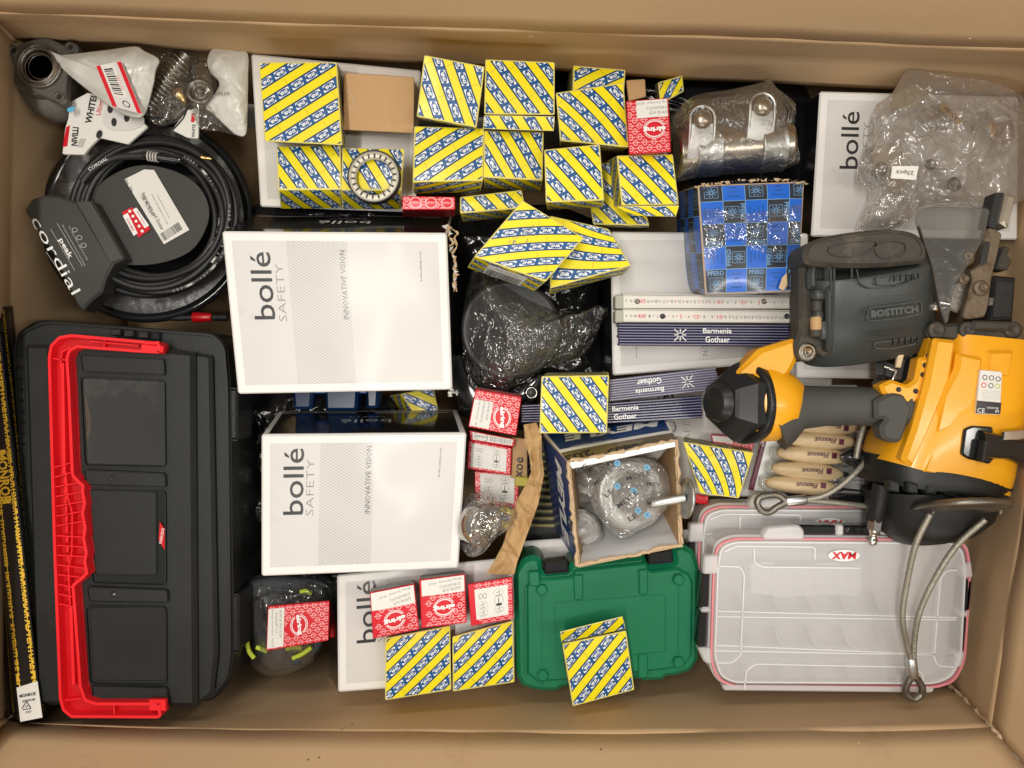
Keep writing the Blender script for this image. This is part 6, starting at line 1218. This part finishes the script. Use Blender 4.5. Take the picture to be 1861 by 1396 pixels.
# magazine can
can = pm('can_black', (.036, .041, .040), .40, var=.15, vs=20, bump=.12, bs=300, wear=((.12, .12, .11), 30, .72)); canl = pm('can_lid_black', (.040, .035, .027), .6, var=.25, vs=20, bump=.3, bs=150, wear=((.08, .065, .045), 16, .55))
mb = MB(); p0, p1 = P(1572, 640, .365), P(1574, 486, .402); ax = p1 - p0; k = LM(1, .40)
s1 = []; canr = pm('can_letter_lit_grey', (.065, .07, .066), .45, var=.1)  # embossed letters get a lighter grey for the light on their relief
for t, ww, hh in ((0, 114, .036), (.03, 117, .040), (.5, 118, .042), (.97, 118, .042), (1, 116, .040)): c_ = p0.lerp(p1, t); s1.append((c_, LM(ww, c_.z), hh, 2.6))
loft(mb, s1, can, 56)
can_o = mb.build('magazine_can', NG)
mb = MB(); slab(mb, [(p.x, p.y) for p in crom([(1461, 470, 0), (1468, 444, 0), (1500, 430, 0), (1560, 420, 0), (1620, 416, 0), (1664, 424, 0), (1684, 446, 0), (1682, 474, 0), (1640, 482, 0), (1560, 486, 0), (1480, 482, 0)], 5, True)], .436, .05, canl, bev=.004)
ribbon(mb, [(p.x, p.y) for p in crom([(1470, 470, 0), (1476, 448, 0), (1510, 436, 0), (1570, 426, 0), (1620, 422, 0), (1658, 430, 0), (1674, 448, 0), (1670, 468, 0), (1620, 476, 0), (1550, 478, 0), (1490, 474, 0)], 5, True)], 3, .436, .0015, canl, closed=True)
ribbon(mb, [(p.x, p.y) for p in crom([(1508, 450, 0), (1540, 440, 0), (1590, 438, 0), (1580, 456, 0), (1540, 466, 0), (1510, 462, 0)], 5, True)], 3, .436, .002, canl, closed=True); ribbon(mb, [(p.x, p.y) for p in crom([(1590, 446, 0), (1620, 438, 0), (1644, 444, 0), (1640, 462, 0), (1600, 468, 0)], 5, True)], 3, .436, .002, canl, closed=True)
mb.build('can_lid', NG)
mb = MB(); zt = .4325
ribbon(mb, rpoly([(1578, 560), (1672, 548), (1674, 570), (1640, 578), (1580, 584), (1573, 580)], 4), 2.5, zt + .004, .002, can, closed=True); ribbon(mb, rpoly_open([(1556, 490), (1560, 515), (1580, 524), (1630, 522), (1672, 506)], 8), 2.5, zt + .010, .002, can)
ribbon(mb, rpoly([(1590, 505), (1660, 498), (1664, 512), (1630, 518), (1592, 518)], 4), 2, zt + .009, .002, can, closed=True); ribbon(mb, rpoly([(1586, 624), (1620, 620), (1666, 612), (1660, 626), (1620, 634), (1588, 634)], 4), 2, zt - .006, .003, can, closed=True)
for i in range(5): ribbon(mb, [(1624 + i * 11, 499 - i * .5), (1624 + i * 11, 512 - i)], 2, zt + .010, .002, 'bpl2'); ribbon(mb, [(1622 + i * 11, 612 + 4 - i), (1622 + i * 11, 628 - i)], 2, zt - .004, .003, 'bpl2')
T_('BOSTITCH', 1626, 566, .440, 13, -6, canr, mb, wid=86, bold=.04)
for l in ([(1510, 488), (1508, 640)], [(1516, 488), (1514, 642)], [(1548, 488), (1546, 640)]): 
    tube(mb, [P(l[0][0], l[0][1], .4395), P(l[1][0], l[1][1], .402)], .0016, can, 6)
mb.build('moulded_relief', can_o)
mb = MB(); slab(mb, rpoly([(1454, 470), (1500, 470), (1510, 500), (1514, 640), (1500, 648), (1486, 640), (1480, 652), (1462, 658), (1446, 650), (1442, 630), (1454, 600)], 7), .414, .03, canl, bev=.004)
slab(mb, rpoly([(1474, 480), (1486, 476), (1486, 528), (1470, 524), (1469, 496)], 5), .424, .01, can, bev=.004)
slab(mb, [(1488, 484), (1500, 484), (1500, 528), (1488, 528)], .4165, .002, 'ink', bev=0); slab(mb, rpoly([(1500, 476), (1514, 476), (1512, 640), (1504, 636)], 3), .430, .02, can, bev=.003)
for q in ((1486, 534, .008, .010, 'can'), (1484, 552, .006, .012, ''), (1486, 572, .006, .010, 'c'), (1482, 598, .007, .012, ''), (1496, 590, .005, .02, 'c')):
    lathe(mb, P(q[0], q[1] - 6, .424), (0, -1, 0), [(0, q[2] * .8), (.001, q[2]), (q[3], q[2]), (q[3] + .001, q[2] * .8)], can if q[4] else canl, 16)
mb.build('hinge_bracket', NG)
for x, y in ((1466, 640),):
    mb = MB(); lathe(mb, P(x, y, .414), (0, 0, 1), [(0, .011), (.002, .011), (.003, .008), (.002, .0065), (.005, .005), (.006, .0035), (.004, .0022), (.004, 0)], 'dsteel', 24); mb.build('pivot_screw', NG)
mb = MB(); lathe(mb, P(1482, 576, .428), (.05, -1, 0), [(0, .005), (.002, .0062), (.013, .0062), (.015, .005)], 'kraft', 16); mb.build('hinge_bush', NG)
mb = MB(); slab(mb, rpoly([(1604, 700), (1650, 632), (1690, 612), (1676, 650), (1664, 690), (1640, 700)], 4), .392, .03, 'bgl', bev=.003); slab(mb, rpoly([(1608, 656), (1636, 664), (1622, 690), (1606, 684)], 3), .402, .02, 'bgl', bev=.002); tube(mb, [P(1606, 666, .405), P(1628, 674, .405), P(1622, 690, .403)], .0018, 'steel', 8); slab(mb, [(1632, 644), (1644, 644), (1638, 668), (1628, 668)], .404, .004, 'wood', bev=.001); mb.build('trigger_linkage', NG)
# nose
mb = MB(); slab(mb, rpoly([(1690, 590), (1760, 586), (1852, 592), (1856, 604), (1848, 628), (1770, 622), (1690, 616), (1684, 604)], 4), .412, .07, canl, bev=.004)
for x in (1700, 1756, 1838): lathe(mb, P(x, 600, .412), (0, 0, 1), [(0, .010), (.004, .010), (.005, .006), (.003, .004), (.003, 0)], canl, 18)
mb.build('nose_flange', NG)
mb = MB(); slab(mb, rpoly([(1806, 500), (1848, 504), (1842, 584), (1796, 586)], 3), .400, .05, 'bpl', bev=.003); slab(mb, rpoly([(1770, 582), (1840, 584), (1836, 602), (1768, 600)], 3), .420, .02, canl, bev=.003); slab(mb, rpoly([(1826, 446), (1838, 450), (1832, 462), (1840, 474), (1832, 492), (1812, 488)], 3), .398, .02, canl, bev=.002); slab(mb, rpoly([(1812, 510), (1842, 514), (1837, 576), (1804, 578)], 2), .4015, .002, 'rub', bev=.0006); slab(mb, rpoly([(1798, 540), (1808, 541), (1805, 556), (1796, 555)], 2), .412, .015, 'dsteel', bev=.001); mb.build('nose_block', NG)
mb = MB(); slab(mb, rpoly([(1790, 420), (1800, 412), (1822, 424), (1812, 470), (1804, 500), (1796, 560), (1790, 576), (1762, 580), (1750, 576), (1760, 540), (1768, 506), (1764, 492), (1780, 484), (1788, 450)], 5), .422, .008, 'rust', bev=.0015); slab(mb, rpoly([(1730, 500), (1768, 488), (1772, 520), (1744, 570), (1722, 560)], 4), .412, .01, 'dsteel', bev=.002); slab(mb, rpoly([(1790, 438), (1800, 440), (1794, 476), (1784, 484), (1780, 478)], 3), .4225, .001, 'ink', bev=0)
mb.build('contact_arm', NG)
mb = MB(); slab(mb, [(1810, 350), (1826, 350), (1810, 416), (1796, 410)], .424, .02, 'rub', bev=.001); slab(mb, rpoly([(1830, 352), (1848, 356), (1834, 414), (1822, 406), (1818, 404)], 2), .432, .02, pm('bright_nose_steel', (.5, .47, .40), .3, metal=.8), bev=.003); mb.build('driver_guide', NG)
for x, y, r_ in ((1754, 467, .0105), (1782, 524, .009), (1750, 508, .006)):
    mb = MB(); lathe(mb, P(x, y, .4225), (0, 0, 1), [(0, r_), (.002, r_), (.003, r_ * .7), (.0035, r_ * .5), (.0075, r_ * .48), (.0085, r_ * .3), (.007, r_ * .2), (.007, 0)], 'rust', 22); mb.build('bolt', NG)
mb = MB(); lathe(mb, P(1698, 558, .41), (0, 0, 1), [(0, .006), (.004, .0055), (.006, 0)], 'steel', 16); mb.build('bolt', NG)
sh = film('smoked_shield', tint=(.62, .64, .60), haze=.35, hazec=(.20, .20, .18), blend=.2, rough=.18, bump=.15, bs=30)
mb = MB(); pl_ = rpoly([(1663, 396), (1670, 382), (1690, 376), (1800, 378), (1790, 430), (1768, 470), (1734, 520), (1724, 584), (1718, 588), (1706, 560), (1690, 480), (1668, 414)], 9); slab(mb, pl_, .430, .0025, sh, bev=.0008); ribbon(mb, rpoly_open([(1668, 412), (1692, 484), (1706, 560), (1716, 588)], 8), 3, .430, .003, canl); mb.build('smoked_shield', NG)
# ---- wire ropes
def rope(label, paths, ferr, eye, r=.0035, zz=.4):
    t = thing('wire_rope', label, 'wire rope', P(*ferr[0][:2], zz - .02))
    for p in paths:
        mb = MB(); c = crom([P(*q) for q in p], 10); tube(mb, c, r, 'rope', 10)
        # wound strands standing proud of the core
        for s in range(3):
            pts = []; m = len(c)
            for i in range(m * 3 - 2):
                a = c[i // 3].lerp(c[min(m - 1, i // 3 + 1)], (i % 3) / 3); d = (c[min(m - 1, i // 3 + 1)] - c[max(0, i // 3 - 1)]).normalized(); u = d.cross(Vector((0, 0, 1))).normalized(); w_ = u.cross(d); an = i * .55 + s * 2.094; pts.append(a + (u * math.cos(an) + w_ * math.sin(an)) * r * .62)
            tube(mb, pts, r * .40, 'rope', 5)
        mb.build('rope', t)
    mb = MB(); a, b = P(*ferr[0]), P(*ferr[1]); d = (b - a); loft(mb, [(a, .0050, .004, 2.2), (a + d * .06, .0062, .005, 2.2), (a + d * .94, .0062, .005, 2.2), (b, .0050, .004, 2.2)], 'zinc', 20); mb.build('ferrule', t)
    mb = MB(); e = crom([P(*q) for q in eye], 8, False); tube(mb, e, .0042, 'dsteel', 12); mb.build('thimble_eye', t); return t
rope('wire rope loop hanging from the nailer over the upper clear case', [[(1690, 935, .432), (1664, 990, .425), (1648, 1060, .41), (1640, 1120, .40), (1648, 1170, .39), (1656, 1200, .386)], [(1790, 945, .428), (1740, 990, .42), (1700, 1050, .41), (1672, 1110, .40), (1662, 1160, .39), (1660, 1200, .386)]],
     ((1656, 1196, .386), (1660, 1232, .384)), [(1656, 1230, .384), (1648, 1244, .382), (1646, 1258, .38), (1654, 1268, .38), (1664, 1270, .38), (1674, 1262, .38), (1676, 1250, .382), (1670, 1238, .383), (1663, 1230, .384)])
rope('wire rope with eye lying over the carving tool set left of the nailer', [[(1572, 840, .36), (1548, 866, .365), (1520, 888, .36), (1494, 902, .355), (1464, 908, .352)], [(1590, 922, .35), (1540, 916, .352), (1500, 912, .352), (1464, 909, .352)], [(1574, 760, .36), (1562, 800, .36), (1556, 832, .36)]],
     ((1466, 908, .353), (1428, 912, .353)), [(1430, 912, .353), (1414, 900, .352), (1398, 900, .352), (1382, 904, .352), (1376, 914, .352), (1384, 928, .352), (1398, 931, .352), (1412, 922, .352), (1430, 913, .353)])
mb = MB(); loft(mb, st([(1528, 832, .345, 6, .004, 2.4), (1545, 830, .345, 16, .008, 2.4), (1566, 834, .345, 18, .008, 2.4), (1580, 838, .345, 10, .006, 2.4)]), 'bgl', 20); mb.build('black_clip', None, 'small black clip on the wire rope beside the wooden handles', 'clip')
# ---- staple holes and scuffs in the carton board, laid where they are on the walls
bpy.context.view_layer.update(); dg = bpy.context.evaluated_depsgraph_get()
for x, y, l, a in ((640, 1318, 5, -40), (622, 1326, 4, -20), (560, 1381, 5, -30), (580, 1377, 4, 10), (686, 1274, 5, 5), (1762, 70, 6, 20), (965, 67, 8, 10), (1092, 1362, 4, 60), (1560, 1350, 6, 15)):
    o0 = Vector((0, 0, H)); d = (P(x, y, 0) - o0).normalized(); ok, loc, nrm, _, ho, _ = sc.ray_cast(dg, o0, d)
    if not ok or not ho.name.startswith(('wall', 'flap')): continue
    t = Vector((math.cos(R(a)), -math.sin(R(a)), 0)); t = (t - nrm * t.dot(nrm)).normalized() * LM(l, loc.z) / 2; mb = MB(); tube(mb, [loc - t, loc, loc + t], [.0003, .0010, .0003], 'ink' if l < 6 else 'cedge', 6); mb.build('staple_mark', big)
bpy.context.view_layer.update()
